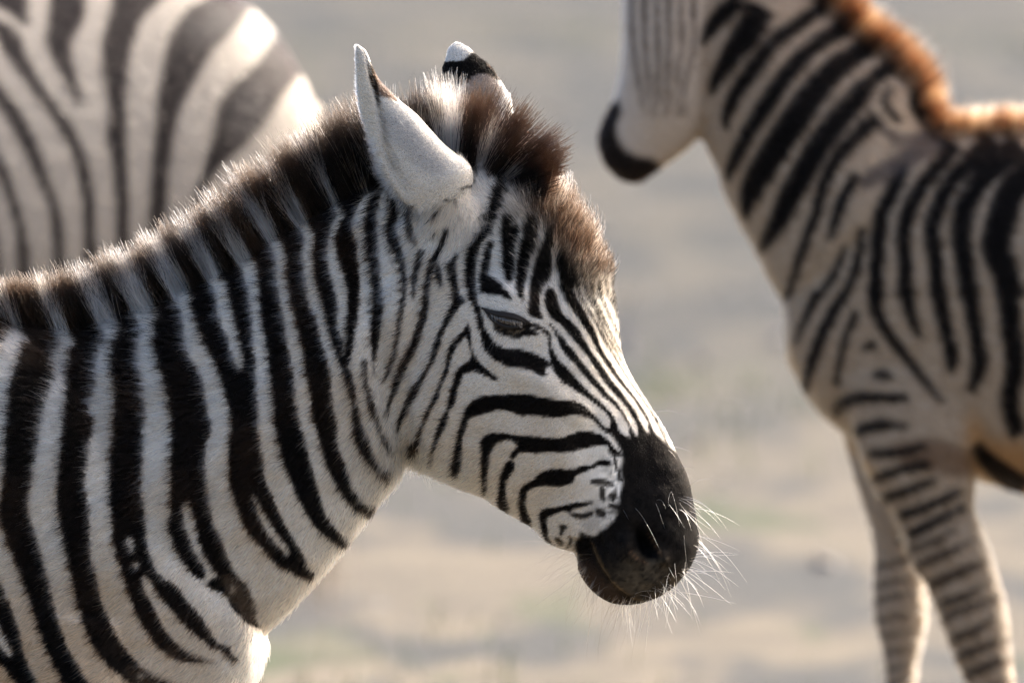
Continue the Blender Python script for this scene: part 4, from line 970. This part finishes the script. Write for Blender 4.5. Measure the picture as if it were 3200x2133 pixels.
make_ear([(1120, 129, 1124, 129, 2), (1117, 160, 1148, 150, 10), (1119, 215, 1163, 185, 16), (1122, 270, 1186, 234, 24), (1128, 320, 1220, 272, 33), (1139, 365, 1255, 307, 42), (1156, 420, 1303, 347, 54),
          (1177, 480, 1348, 397, 66), (1203, 540, 1388, 440, 72), (1240, 595, 1430, 475, 76), (1275, 635, 1468, 505, 74), (1310, 672, 1478, 550, 58), (1345, 690, 1465, 600, 34)],
         (-0.086, -0.050), 0.5, 42000, 51, (-0.75, 0, 0.35), 0.5)
make_ear([(1418, 146, 1436, 146, 3), (1400, 164, 1463, 161, 14), (1392, 197, 1493, 187, 22), (1382, 224, 1530, 217, 28), (1377, 257, 1557, 254, 34), (1373, 287, 1580, 291, 40), (1378, 331, 1598, 327, 46),
          (1390, 394, 1600, 394, 52), (1410, 464, 1580, 474, 56), (1430, 534, 1560, 534, 50)],
         (0.085, 0.06), 0.0, 20000, 52, (0.1, 0, 0.9), 0.3)

# ---- eyes
UPPER = X(EY, [(215, 275), (380, 335), (560, 370), (720, 400), (860, 450), (960, 505)])
LOWER = X(EY, [(225, 290), (350, 430), (480, 520), (620, 570), (780, 570), (960, 515)])
def make_eye(side):
    n, m = 24, 10
    U, Lw = catmull(UPPER, 12), catmull(LOWER, 12)
    U = U[np.linspace(0, len(U) - 1, n).astype(int)]
    Lw = Lw[np.linspace(0, len(Lw) - 1, n).astype(int)]
    grid = U[:, None] + (Lw - U)[:, None] * np.linspace(0, 1, m)[None, :, None]
    P3 = flank_y(grid.reshape(-1, 2), side).reshape(n, m, 3)
    su = np.sin(np.pi * np.linspace(0, 1, n))[:, None]
    sv = np.sin(np.pi * np.linspace(0, 1, m))[None]
    front, back = P3.copy(), P3.copy()
    front[..., 1] += side * (0.0012 + 0.0042 * su * sv)
    back[..., 1] -= side * 0.008
    Vv = np.vstack([front.reshape(-1, 3), back.reshape(-1, 3)])
    F = []
    for i in range(n - 1):
        for j in range(m - 1):
            q = (i * m + j, i * m + j + 1, (i + 1) * m + j + 1, (i + 1) * m + j)
            F.append(q)
            F.append(tuple(k + n * m for k in q[::-1]))
    edge = [i * m for i in range(n)] + [(n - 1) * m + j for j in range(1, m)] + [i * m + m - 1 for i in range(n - 2, -1, -1)] + [j for j in range(m - 2, 0, -1)]
    for a, b in zip(edge, edge[1:] + edge[:1]):
        F.append((a, b, b + n * m, a + n * m))
    me = mesh_from('eye', Vv, F)
    shade_smooth(me)
    eye = link_mesh('eye', me, M_EYE, root)
    for line, r in ((UPPER, 0.0034), (X(EY, [(150, 235), (330, 300), (560, 335), (740, 365), (900, 430), (1060, 530)]), 0.0024), (LOWER, 0.0028)):
        c = flank_y(catmull(line, 8), side)
        c[:, 1] += side * 0.0022
        d = np.gradient(c, axis=0)
        d /= np.linalg.norm(d, axis=1)[:, None]
        u = np.cross(d, [0, 1, 0])
        u /= np.linalg.norm(u, axis=1)[:, None]
        a = np.linspace(0, 2 * np.pi, 10, endpoint=False)
        R = r * (0.3 + 0.7 * np.sin(np.pi * np.linspace(0.04, 0.96, len(c))))[:, None]
        v = np.cross(d, u)
        rings = c[:, None] + u[:, None] * (np.cos(a)[None] * R)[..., None] + v[:, None] * (np.sin(a)[None] * R)[..., None]
        Vv, F = rings_to_mesh(rings)
        lm = mesh_from('eyelid', Vv, F)
        shade_smooth(lm)
        link_mesh('eyelid', lm, M_LID, eye)
    # lashes: a curtain from the upper lid, a few long ones below
    c = catmull(UPPER, 20)[12:-14]
    rr = flank_y(c, side)
    n = len(rr)
    t = np.linspace(0, 1, 6)[None, :, None]
    D = np.column_stack([RNG.normal(.05, .12, n), np.full(n, side * .35), -np.ones(n)])
    p1 = rr[:, None] + np.array([0, side * .004, 0]) + D[:, None] * t * (RNG.uniform(16, 28, n) * A.k)[:, None, None]
    lo = flank_y(np.array(X(EY, [(430, 690), (500, 710), (560, 730), (740, 790), (830, 790), (1000, 745), (1130, 740), (460, 700), (470, 660)])), side)
    q = len(lo)
    D2 = np.column_stack([[-.5, -.6, -.5, -.05, .15, .5, .6, -.45, -.7], np.full(q, side * .35), -np.array([.9, .8, .9, 1, 1, .7, .9, 1, .6])])
    p2 = lo[:, None] + D2[:, None] * t * (np.array([90, 60, 70, 35, 30, 60, 75, 80, 40]) * A.k * .8)[:, None, None]
    pos = np.vstack([p1, p2])
    hair_object('eyelash', pos, taper(len(pos), 6, .00016), np.zeros((len(pos), 6, 3)) + np.array((.09, .065, .04)), M_WHISK, eye)
make_eye(-1)
make_eye(1)

# ---- whiskers
def whiskers():
    rng = np.random.default_rng(17)
    pos, colr = [], []
    spec = [  # region (px), count, direction, spread, length, curl down, colour
        ([(2120, 1560), (2175, 1640), (2175, 1740), (2130, 1800), (2070, 1850)], 46, (.85, -.3), .35, (60, 190), .35, (.72, .62, .48)),
        ([(1960, 1600), (2100, 1560), (2130, 1700), (2060, 1830), (1990, 1850)], 34, (.45, -.6), .55, (30, 95), .6, (.78, .74, .66)),
        ([(1830, 1770), (1850, 1840), (1900, 1880), (1960, 1890), (2010, 1885)], 90, (-.55, -.75), .35, (60, 190), .1, (.16, .11, .06)),
        ([(1760, 1715), (1810, 1740), (1830, 1800)], 30, (-.95, -.15), .25, (80, 190), .15, (.13, .09, .05)),
        ([(1930, 1890), (2000, 1888), (2060, 1875), (2110, 1830)], 60, (-.1, -.95), .35, (35, 130), .1, (.62, .52, .38)),
        ([(1900, 820), (1925, 1000), (1960, 1120), (2040, 1270), (2120, 1430), (2170, 1560)], 16, (.9, .05), .4, (30, 110), .2, (.35, .28, .2)),
        ([(1270, 1465), (1300, 1470), (1340, 1490)], 26, (.25, -.9), .25, (30, 70), .1, (.8, .74, .66))]
    for reg, n, d, sp, ln, cu, c in spec:
        R = catmull(reg, 8)
        for i in range(n):
            p = R[rng.integers(len(R))] + rng.normal(size=2) * 12
            side = -1 if rng.random() < .68 else 1
            r = flank_y([p], side)[0]
            if r[1] == 0.0:
                r = flank_y([p * .97 + np.array((1950, 1700)) * .03], side)[0]
                if r[1] == 0.0:
                    continue
            out = abs(r[1]) / 0.05
            D = np.array([d[0] + rng.normal() * sp, side * (0.35 + .3 * min(out, 1.5)) * rng.uniform(.3, 1.3), d[1] + rng.normal() * sp])
            D /= np.linalg.norm(D)
            L = rng.uniform(*ln) * A.k
            t = np.linspace(0, 1, 8)[:, None]
            side_b = rng.normal(size=3) * .14
            pos.append(r + L * (D * t + (np.array([0, 0, -cu]) * rng.uniform(.4, 1.4) + side_b) * t ** 2))
            colr.append(np.zeros((8, 3)) + np.clip(np.array(c) * rng.uniform(.6, 1.2), .02, .9))
    pos = np.array(pos)
    hair_object('whisker', pos, taper(len(pos), 8, .00014, .15), np.array(colr), M_WHISK, root)
whiskers()
for x, y in ((190, -.095), (310, .095), (-2450, -.1), (-2610, .1)):
    hoof(root, (x + 25 - A.x0) * A.k, y, 92 * A.k)
tail(A, root, (-2870, 1420), (-2960, 2500))

# ------------------------------------------------------------------ zebra at the right, out of focus
B = Animal(2.05, 2900)
B.loft([(2050, -330, 2330, -150, 165), (1962, -150, 2280, 60, 190), (1947, 0, 2250, 230, 190), (1945, 130, 2210, 370, 175), (1937, 240, 2168, 440, 150), (1915, 315, 2130, 478, 125),
        (1882, 380, 2085, 510, 108), (1868, 440, 2050, 535, 102), (1890, 510, 2020, 558, 90), (1930, 553, 1990, 575, 55)], ex=2.4, jaw=.25)
B.loft([(2330, -330, 2160, 150, 150), (2545, -20, 2195, 330, 168), (2632, 72, 2202, 440, 178), (2718, 142, 2237, 520, 188), (2795, 195, 2272, 610, 198), (2842, 245, 2322, 710, 215), (2872, 308, 2367, 790, 230), (2890, 378, 2402, 860, 250), (2935, 425, 2445, 930, 262)], ex=2.15, crest=.4, jaw=.1)
B.loft([(2452, 900, 2466, 1120, 120), (2600, 620, 2560, 1280, 230), (2800, 430, 2725, 1395, 285), (2950, 420, 2890, 1430, 305), (3150, 412, 3110, 1510, 335), (3400, 430, 3400, 1580, 375), (3900, 440, 3900, 1610, 400), (4300, 430, 4300, 1500, 380), (4600, 480, 4550, 1300, 330), (4750, 640, 4700, 1050, 190)], ex=2.2)
GB = B.gz()
B.tube([(2850, 1150, -.075, 240, .45), (2862, 1400, -.085, 178, .6), (2890, 1500, -.085, 148, .65), (2915, 1592, -.085, 120, .75), (2952, 1690, -.085, 118, .8), (2990, 1765, -.085, 108, .8), (3022, 1859, -.085, 102, .8), (3040, 1922, -.085, 98, .8), (3069, 2040, -.085, 82, .8), (3096, 2140, -.085, 66, .85),
        (3125, 2330, -.085, 62, .9), (3135, 2440, -.085, 74, .9), (3130, 2540, -.085, 54, .9), (3130, 2900, -.085, 46, .9), (3130, 3030, -.085, 58, .9), (3095, 3130, -.085, 54, 1), (3080, GB - 50, -.085, 72, 1)])
B.tube([(2790, 1250, .085, 180, .5), (2795, 1500, .085, 120, .6), (2805, 1700, .085, 68, .8), (2820, 1840, .085, 80, .8), (2826, 1960, .085, 82, .8), (2828, 2050, .085, 62, .8), (2826, 2140, .085, 50, .9), (2820, 2330, .085, 50, .9), (2815, 2450, .085, 72, .9), (2815, 2550, .085, 52, .9), (2815, 2900, .085, 46, .9), (2815, 3030, .085, 58, .9), (2785, 3130, .085, 54, 1), (2770, GB - 50, .085, 72, 1)])
for y, dx in ((-.09, 0), (.09, 140)):
    B.tube([(4400 + dx, 900, y * .8, 300, .6), (4430 + dx, 1300, y, 230, .6), (4480 + dx, 1650, y, 130, .65), (4580 + dx, 1950, y, 88, .7), (4590 + dx, 2080, y, 84, .7), (4530 + dx, 2280, y, 58, .8), (4510 + dx, 2850, y, 50, .85), (4510 + dx, 3010, y, 64, .9), (4470 + dx, 3120, y, 56, 1), (4450 + dx, GB - 50, y, 74, 1)])
bm_ = B.fuse(0.0065, 5)
rb = B.root('zebra', 'zebra foal with orange brown mane and tan belly, legs banded, head turned away', 'zebra')
LB, DB = (0.30, 0.232, 0.165), (0.008, 0.006, 0.005)
c2 = Canvas(1800, -420, 3320, 2200, 4.0, LB)
gy, gx = np.mgrid[0:c2.h, 0:c2.w]
yy = c2.y0 + gy * c2.step
c2.rgb = c2.rgb + np.clip((700 - yy) / 900, 0, 1)[..., None] * np.array((-.02, -.02, -.01))
st = []
for pts, wd in [
    ([(640, 20), (600, 80)], [30, 10]), ([(850, 0), (760, 80), (690, 170), (640, 250)], [70, 70, 60, 20]), ([(960, 40), (880, 190), (800, 300), (730, 420), (700, 500)], [110, 110, 80, 55, 25]),
    ([(1310, 20), (1150, 130), (1020, 230), (930, 350), (850, 460), (790, 570), (770, 680)], [60, 60, 60, 62, 60, 45, 20]), ([(1460, 110), (1250, 230), (1120, 360), (1020, 500), (930, 640), (860, 760), (800, 890), (785, 930)], [70, 66, 70, 72, 66, 55, 40, 20]),
    ([(1600, 200), (1360, 350), (1240, 480), (1140, 620), (1050, 760), (960, 900), (900, 1020), (880, 1140)], [80, 90, 110, 112, 110, 105, 80, 25]), ([(1720, 300), (1540, 420), (1450, 520), (1350, 640), (1250, 780), (1180, 900), (1110, 1030), (1060, 1140), (990, 1260), (960, 1310)], [60, 60, 90, 95, 95, 90, 95, 80, 50, 20]),
    ([(1560, 610), (1440, 730), (1340, 850), (1270, 1000), (1240, 1130), (1200, 1230), (1160, 1340), (1130, 1450), (1090, 1560)], [70, 55, 50, 42, 40, 36, 34, 32, 28]), ([(1400, 1290), (1330, 1450), (1250, 1568)], [20, 34, 26]), ([(1480, 1200), (1450, 1400), (1380, 1568)], [30, 36, 30]), ([(1450, 920), (1370, 1070), (1330, 1200), (1300, 1260)], [40, 46, 34, 12]),
    ([(1800, 420), (1790, 560), (1830, 640)], [70, 80, 40]), ([(1640, 460), (1600, 540), (1680, 640)], [22, 26, 30]), ([(1770, 330), (1690, 420)], [40, 20]),
    ([(1700, 880), (1640, 1000), (1580, 1130), (1560, 1300), (1550, 1568)], [50, 62, 64, 60, 55]), ([(1960, 760), (1800, 970), (1720, 1110), (1690, 1250), (1700, 1400), (1690, 1568)], [70, 62, 60, 58, 58, 55]),
    ([(2160, 730), (1950, 950), (1870, 1100), (1840, 1220), (1860, 1400), (1870, 1568)], [90, 66, 66, 66, 62, 60]), ([(2300, 760), (2100, 950), (2010, 1100), (1990, 1250), (2010, 1400), (2030, 1568)], [100, 84, 84, 80, 75, 75]),
    ([(2420, 850), (2260, 1000), (2200, 1150), (2170, 1300), (2220, 1450), (2250, 1568)], [110, 110, 115, 115, 105, 100])]:
    st.append(stroke(X(R1, pts), [q / 1.22 for q in wd]))
for pts, wd in [
    ([(440, 10), (400, 100), (350, 220)], [28, 25, 10]), ([(545, 20), (480, 130), (420, 280), (390, 390)], [34, 36, 36, 20]), ([(590, 90), (540, 220), (510, 380)], [24, 22, 16]), ([(655, 0), (670, 100), (720, 190), (790, 280), (850, 360), (930, 450)], [44, 40, 34, 30, 26, 14]),
    ([(785, 0), (795, 90), (835, 200)], [44, 40, 16]), ([(905, 0), (930, 130), (962, 280), (950, 340)], [46, 46, 40, 12]), ([(1025, 0), (1050, 150), (1070, 300), (1035, 410)], [50, 48, 48, 25]), ([(1175, 0), (1190, 150), (1210, 300), (1190, 450), (1225, 580)], [66, 62, 60, 55, 50]),
    ([(640, 205), (645, 245)], [20, 48]), ([(690, 320), (690, 358)], [25, 74]), ([(500, 490), (560, 440), (650, 428), (790, 432)], [22, 34, 30, 22]), ([(590, 562), (680, 540), (790, 545)], [30, 36, 18]),
    ([(640, 655), (760, 645), (860, 620)], [22, 26, 20]), ([(660, 750), (790, 710), (870, 690)], [24, 28, 24]), ([(690, 832), (800, 795), (900, 755)], [26, 26, 20]), ([(760, 898), (870, 860), (1000, 800)], [30, 26, 20]), ([(800, 975), (920, 910), (1020, 860)], [32, 26, 20]),
    ([(1060, 620), (1130, 700), (1260, 790)], [40, 60, 70])]:
    st.append(stroke(X(R2, pts), [q / 0.95 for q in wd]))
c2.paint([X(R2, [(1040, 480), (1120, 600), (1300, 640), (1300, 900), (1100, 800), (1030, 680)])], (0.34, 0.19, 0.08), 14, .8)
c2.paint([X(R2, [(300, 100), (400, 420), (560, 600), (700, 760), (600, 700), (450, 520), (330, 330)])], (0.50, 0.30, 0.13), 8, .6)
c2.paint([X(R2, [(700, 640), (870, 590), (1030, 640), (1040, 740), (860, 720)])], (0.10, 0.055, 0.03), 8, .7)
c2.paint(st, DB, 2)
c2.paint([stroke(X(R1, [(1700, 330), (1790, 460), (1800, 600)]), [26, 40, 30]), stroke(X(R1, [(1440, 140), (1520, 230), (1640, 300), (1730, 380)]), [18, 24, 24, 18])], DB, 4, .8)
c2.paint([X(R1, [(1560, 640), (1700, 700), (1880, 690), (1900, 780), (1780, 860), (1600, 960), (1480, 1000), (1500, 900), (1640, 800)])], (0.055, 0.045, 0.042), 8, .85)
c2.paint([X(R1, [(195, 520), (235, 580), (205, 690), (250, 780), (320, 820), (420, 850), (420, 1010), (200, 1010), (60, 800), (80, 600)])], (0.014, 0.010, 0.008), 4)
legs = []
for i in range(13):
    y0 = 985 + i * 70 + random.uniform(-12, 12)
    q_ = random.uniform(.7, 1.3)
    x0 = np.interp(y0, [880, 1000, 1100, 1220, 1300, 1450, 1568, 1700], [760, 805, 870, 915, 940, 1000, 1060, 1100])
    legs.append(stroke(X(R2, [(x0 - 20, y0 + 60), (x0 + 110, y0 + 12 + random.uniform(-10, 10)), (x0 + random.uniform(190, 280), y0 - 45 + random.uniform(-12, 12))]), [30 * q_, 28 * q_, random.uniform(3, 16)]))
    if y0 > 1080:
        legs.append(stroke(X(R2, [(675, y0 + 40), (770, y0 + 5), (850, y0 - 5)]), [22 / 1.27, 18 / 1.27, 6 / 1.27]))
c2.paint(legs, (0.03, 0.02, 0.014), 2, .9)
c2.paint([X(R1, [(200, -400), (700, -400), (640, 200), (640, 640), (560, 760), (420, 860), (250, 800), (150, 640), (220, 400)])], (0.42, 0.34, 0.265), 10, .9)
hd = [stroke(X(R1, [(290 + i * 66, -300), (285 + i * 64, 0), (295 + i * 62, 250), (330 + i * 46, 480), (360 + i * 40, 620)]), [12, 14, 13, 11, 5]) for i in range(6)]
c2.paint(hd, (0.03, 0.018, 0.012), 1, .9)
c2.paint([X(R1, [(195, 520), (235, 580), (205, 690), (250, 780), (320, 820), (420, 850), (420, 1010), (200, 1010), (60, 800), (80, 600)])], (0.012, 0.008, 0.006), 3)
def coat_b(P):
    C = c2.sample(P)
    o = ~c2.inside(P)
    if o.any():
        C[o] = far_stripes(P[o] + [0, 700], LB, DB, 3)
    return C
Vb = verts(bm_)
set_coat(bm_, coat_b(B.px(Vb)))
shade_smooth(bm_)
bo = link_mesh('body', bm_, M_COAT, rb)
NB = 90000
Pt, Nr = surface_samples(bm_, lambda c, n: np.where(c[:, 1] > .05, .3, 1.) * np.where(B.px(c)[:, 0] > 3300, .25, 1), NB, 61)
S2 = B.px(Pt)
Cc = np.clip(coat_b(S2 + RNG.normal(size=S2.shape) * 3) * RNG.normal(1, .15, NB)[:, None], .004, .9)
D = np.zeros((NB, 3)) + np.array((.8, 0, -.5))
Lh = np.where(S2[:, 0] < 2250, 18, 34) * B.k
hair_object('fur', grow(Pt, Nr, D, Lh, np.full(NB, .3), 4, 62), taper(NB, 4, .0006), np.repeat(Cc[:, None], 4, 1), M_HAIR, bo)
crest = np.array([(2300, -330), (2545, -10), (2632, 80), (2718, 150), (2795, 205), (2842, 255), (2872, 318), (2890, 388), (2920, 420), (3000, 425), (3150, 418), (3300, 425)], float)
def dens_b(c, n):
    P = B.px(c)
    return (np.abs(c[:, 1]) < .035) * (poly_dist(P, crest)[0] < 26) * np.where(P[:, 0] > 2900, .6, 1)
NM = 15000
Pt, Nr = surface_samples(bm_, dens_b, NM, 63)
S2 = B.px(Pt)
dx = np.interp(S2[:, 0], [2300, 2600, 2800, 2890, 2940, 3300], [.55, .62, .72, .85, .2, .1])
dz = np.interp(S2[:, 0], [2300, 2600, 2800, 2890, 2940, 3300], [.8, .75, .65, .35, .9, .95])
ln = np.interp(S2[:, 0], [2300, 2600, 2860, 2930, 2960, 3300], [120, 115, 105, 80, 85, 85]) * RNG.uniform(.7, 1.1, NM) * B.k
D = np.stack([dx, np.zeros(NM), dz], 1) + RNG.normal(size=(NM, 3)) * .13
t = np.linspace(0, 1, 6)[None, :, None]
pos = Pt[:, None] + D[:, None] * t * ln[:, None, None]
Cc = coat_b(S2)
gq = RNG.random(NM) + .5 * vnoise(S2, 1 / 45, 95)
tipc = np.where((gq < .55)[:, None], np.array((.045, .022, .012)), np.where((gq < .85)[:, None], np.array((.17, .085, .040)), np.array((.36, .26, .17))))
tw = np.clip((t - .05) / .5, 0, 1)
hair_object('mane', pos, taper(NM, 6, .0006, .4), Cc[:, None] * (1 - tw) + tipc[:, None] * tw, M_HAIR, rb)
for x, y in ((3080, -.085), (2770, .085), (4450, -.09), (4590, .09)):
    hoof(rb, (x - 12 - B.x0) * B.k, y, 78 * B.k)
tail(B, rb, (4720, 720), (4850, 1600))
def plain_ear(an, parent, base, tip, y, wd, cols):
    S = [(0, .55), (.25, .95), (.5, 1), (.75, .75), (.92, .35), (1, .05)]
    b3, t3 = an.loc(np.array([base]))[0], an.loc(np.array([tip]))[0]
    ax = t3 - b3
    nrm = np.array([-ax[1], ax[0]]) / np.hypot(*ax)
    a = np.linspace(0, 2 * np.pi, 18, endpoint=False)
    rings = []
    for s_, q in S:
        c = b3 + ax * s_
        xz = c + nrm * (np.cos(a) * wd * q)[:, None]
        yy_ = y * (1 + .35 * s_) + np.sin(a) * wd * q * .35 - np.cos(a) ** 2 * wd * q * .2 * np.sign(y)
        rings.append(np.stack([xz[:, 0], yy_, xz[:, 1]], 1))
    Vv, F = rings_to_mesh(np.array(rings))
    me = mesh_from('ear', Vv, F)
    shade_smooth(me)
    h = ((verts(me)[:, [0, 2]] - b3) @ ax) / (ax @ ax)
    set_coat(me, np.where((h > .82)[:, None], np.array(cols[0]), np.where((h > .55)[:, None], np.array(cols[1]), np.array(cols[0]))))
    link_mesh('ear', me, M_COAT, parent)
def plain_eye(an, parent, p, y, r):
    c = an.loc(np.array([p]))[0]
    V, F = [], []
    a = np.linspace(0, 2 * np.pi, 16, endpoint=False)
    rings = [np.stack([c[0] + np.cos(a) * r * math.sin(t_) * 1.25, np.full(16, y) + r * .6 * math.cos(t_) * np.sign(y), c[1] + np.sin(a) * r * math.sin(t_) * .75], 1) for t_ in np.linspace(.1, 3.04, 9)]
    V, F = rings_to_mesh(np.array(rings))
    me = mesh_from('eye', V, F)
    shade_smooth(me)
    link_mesh('eye', me, M_EYE, parent)
for y in (-.05, .05):
    plain_ear(B, rb, (2230, -300), (2330, -620), y, .034, ((.5, .4, .3), DB))
    plain_eye(B, rb, (2010, -60), y * 1.35, .016)

# ------------------------------------------------------------------ zebra at the left, its rump towards us
Cn = Animal(3.0, 900, math.radians(27))
Cn.loft([(996, 330, 1002, 440, 60), (965, 262, 985, 560, 170), (895, 135, 930, 900, 290), (795, 8, 850, 1100, 370), (600, -112, 650, 1150, 430), (300, -165, 300, 1250, 480), (-300, -130, -300, 1330, 560), (-1000, -140, -1000, 1350, 580), (-1500, -150, -1450, 1250, 490), (-1800, -40, -1720, 1000, 330), (-1940, 200, -1900, 700, 190)], ex=2.2)
Cn.loft([(-1350, -120, -1800, 800, 320), (-1650, -330, -2000, 350, 270), (-1950, -640, -2220, -50, 220), (-2150, -830, -2400, -330, 190)], ex=2.2, crest=.4)
Cn.loft([(-2080, -820, -2300, -330, 170), (-2300, -840, -2450, -330, 195), (-2480, -700, -2520, -260, 195), (-2660, -520, -2580, -170, 160), (-2800, -330, -2650, -60, 125), (-2890, -180, -2740, 20, 115), (-2900, -60, -2810, 50, 80)], ex=2.4, jaw=.25)
GC = Cn.gz()
for y, dx in ((-.12, -190), (.12, -400)):
    Cn.tube([(700 + dx, 500, y * .8, 330, .6), (640 + dx, 950, y, 280, .6), (640 + dx, 1350, y, 170, .65), (760 + dx, 1700, y, 105, .7), (780 + dx, 1840, y, 100, .7), (700 + dx, 2050, y, 68, .8), (680 + dx, 2450, y, 58, .85), (680 + dx, 2600, y, 74, .9), (640 + dx, 2740, y, 62, 1), (620 + dx, GC - 50, y, 86, 1)])
    Cn.tube([(-1500 + dx, 700, y * .8, 260, .6), (-1480 + dx, 1150, y, 190, .6), (-1460 + dx, 1500, y, 110, .7), (-1450 + dx, 1850, y, 92, .8), (-1450 + dx, 2000, y, 74, .8), (-1450 + dx, 2450, y, 58, .85), (-1450 + dx, 2600, y, 74, .9), (-1490 + dx, 2740, y, 62, 1), (-1505 + dx, GC - 50, y, 86, 1)])
cm_ = Cn.fuse(0.009, 6)
rc = Cn.root('zebra', 'large adult zebra with broad rump stripes, standing behind the young zebra in profile', 'zebra')
LC, DC = (0.29, 0.255, 0.215), (0.014, 0.0108, 0.0105)
c3 = Canvas(-60, -220, 1120, 1150, 4.0, DC)
c3.paint([X(LZ, p) for p in [
    [(-120, -60), (60, 10), (150, 60), (240, 130), (270, 150), (255, 60), (240, -200), (400, -200), (400, 60), (400, 150), (380, 230), (420, 340), (480, 450), (540, 570), (600, 680), (570, 560), (545, 450), (510, 320), (525, 230), (580, 130), (595, 0), (620, -200), (800, -200), (770, 0), (750, 130), (720, 260), (720, 420), (745, 560), (770, 700), (755, 850), (785, 1000), (805, 1200), (805, 1568), (800, 2200), (680, 2200), (670, 1568), (660, 1250), (635, 1050), (590, 900), (530, 770), (430, 630), (340, 500), (260, 340), (200, 200), (100, 130), (-120, 40)],
    [(-120, 0), (60, 170), (130, 290), (220, 420), (320, 560), (420, 700), (500, 830), (560, 960), (590, 1100), (615, 1250), (620, 1568), (600, 2200), (480, 2200), (480, 1568), (470, 1350), (430, 1180), (370, 1000), (300, 820), (220, 660), (100, 500), (-120, 160)],
    [(-120, 320), (80, 570), (160, 700), (240, 850), (300, 980), (360, 1110), (420, 1260), (440, 1568), (420, 2200), (280, 2200), (280, 1568), (260, 1400), (200, 1180), (130, 980), (-120, 520)],
    [(-120, 640), (80, 980), (150, 1120), (200, 1280), (230, 1400), (235, 1568), (220, 2200), (110, 2200), (110, 1568), (90, 1400), (40, 1300), (-120, 940)],
    [(-120, 1050), (40, 1370), (70, 1480), (80, 1568), (70, 2200), (-120, 2200)],
    [(1160, -200), (1500, -200), (1330, 0), (1240, 60), (1180, 130), (1120, 240), (1090, 380), (1060, 550), (1040, 750), (1030, 950), (1010, 1200), (990, 1568), (960, 2200), (850, 2200), (860, 1568), (860, 1200), (850, 1000), (845, 750), (850, 550), (870, 330), (900, 200), (960, 80), (1040, 0)],
    [(1580, 40), (1660, 60), (1740, 180), (1690, 330), (1640, 420), (1530, 520), (1430, 640), (1400, 750), (1370, 900), (1330, 1050), (1290, 1180), (1260, 1300), (1180, 1500), (1080, 1500), (1090, 1200), (1110, 1000), (1140, 800), (1180, 650), (1270, 480), (1370, 310), (1500, 170)],
    [(1860, 500), (1900, 460), (1980, 580), (2040, 740), (2040, 900), (1850, 1000), (1600, 1180), (1400, 1400), (1250, 1500), (1340, 1150), (1420, 1030), (1560, 900), (1680, 760), (1760, 620)]]], LC, 3, 1.0, 0.18)
c3.paint([X(LZ, [(1180, 150), (1400, 60), (1560, 60), (1500, 170), (1370, 300), (1300, 300), (1200, 200)]), X(LZ, [(1500, 600), (1650, 500), (1740, 560), (1680, 740), (1560, 880), (1480, 900), (1480, 700)])], (0.06, 0.054, 0.052), 20, .6)  # grey sheen of the coat, painted over the dark rump stripes
def coat_c(P):
    C = c3.sample(P)
    o = ~c3.inside(P)
    if o.any():
        C[o] = far_stripes(P[o] * 0.8 + [0, 900], LC, DC, 6)
    return C
set_coat(cm_, coat_c(Cn.px(verts(cm_))))
shade_smooth(cm_)
co = link_mesh('body', cm_, coat_material('sleek_coat', 0.5, 0.15), rc)
NCF = 60000
Pt, Nr = surface_samples(cm_, lambda c, n: np.where(c[:, 1] > .05, .3, 1.) * np.where(Cn.px(c)[:, 0] < -150, .2, 1), NCF, 71)
S2 = Cn.px(Pt)
Cc = np.clip(coat_c(S2 + RNG.normal(size=S2.shape) * 3) * RNG.normal(1, .15, NCF)[:, None], .004, .9)
hair_object('fur', grow(Pt, Nr, np.zeros((NCF, 3)) + np.array((.8, 0, -.5)), np.full(NCF, 22) * Cn.k, np.full(NCF, .2), 4, 72), taper(NCF, 4, .0007), np.repeat(Cc[:, None], 4, 1), M_HAIR, co)
NM = 6000
crest_c = np.array([(-1350, -100), (-1650, -310), (-1950, -620), (-2150, -810)], float)
Pt, Nr = surface_samples(cm_, lambda c, n: (np.abs(c[:, 1]) < .04) * (poly_dist(Cn.px(c), crest_c)[0] < 40), NM, 73)
D = np.zeros((NM, 3)) + np.array((.55, 0, .8)) + RNG.normal(size=(NM, 3)) * .12
pos = Pt[:, None] + D[:, None] * np.linspace(0, 1, 6)[None, :, None] * (RNG.uniform(.06, .1, NM))[:, None, None]
hair_object('mane', pos, taper(NM, 6, .0008, .4), np.repeat(coat_c(Cn.px(Pt))[:, None], 6, 1), M_HAIR, rc)
for x, y in ((430, -.12), (220, .12), (-1695, -.12), (-1905, .12)):
    hoof(rc, (x - 12 - Cn.x0) * Cn.k * Cn.xs, y, 92 * Cn.k)
for y in (-.06, .06):
    plain_ear(Cn, rc, (-2250, -780), (-2180, -1130), y, .04, ((.6, .5, .4), DC))
    plain_eye(Cn, rc, (-2500, -540), y * 1.35, .018)
tail(Cn, rc, (985, 330), (1010, 1350), 0.0)
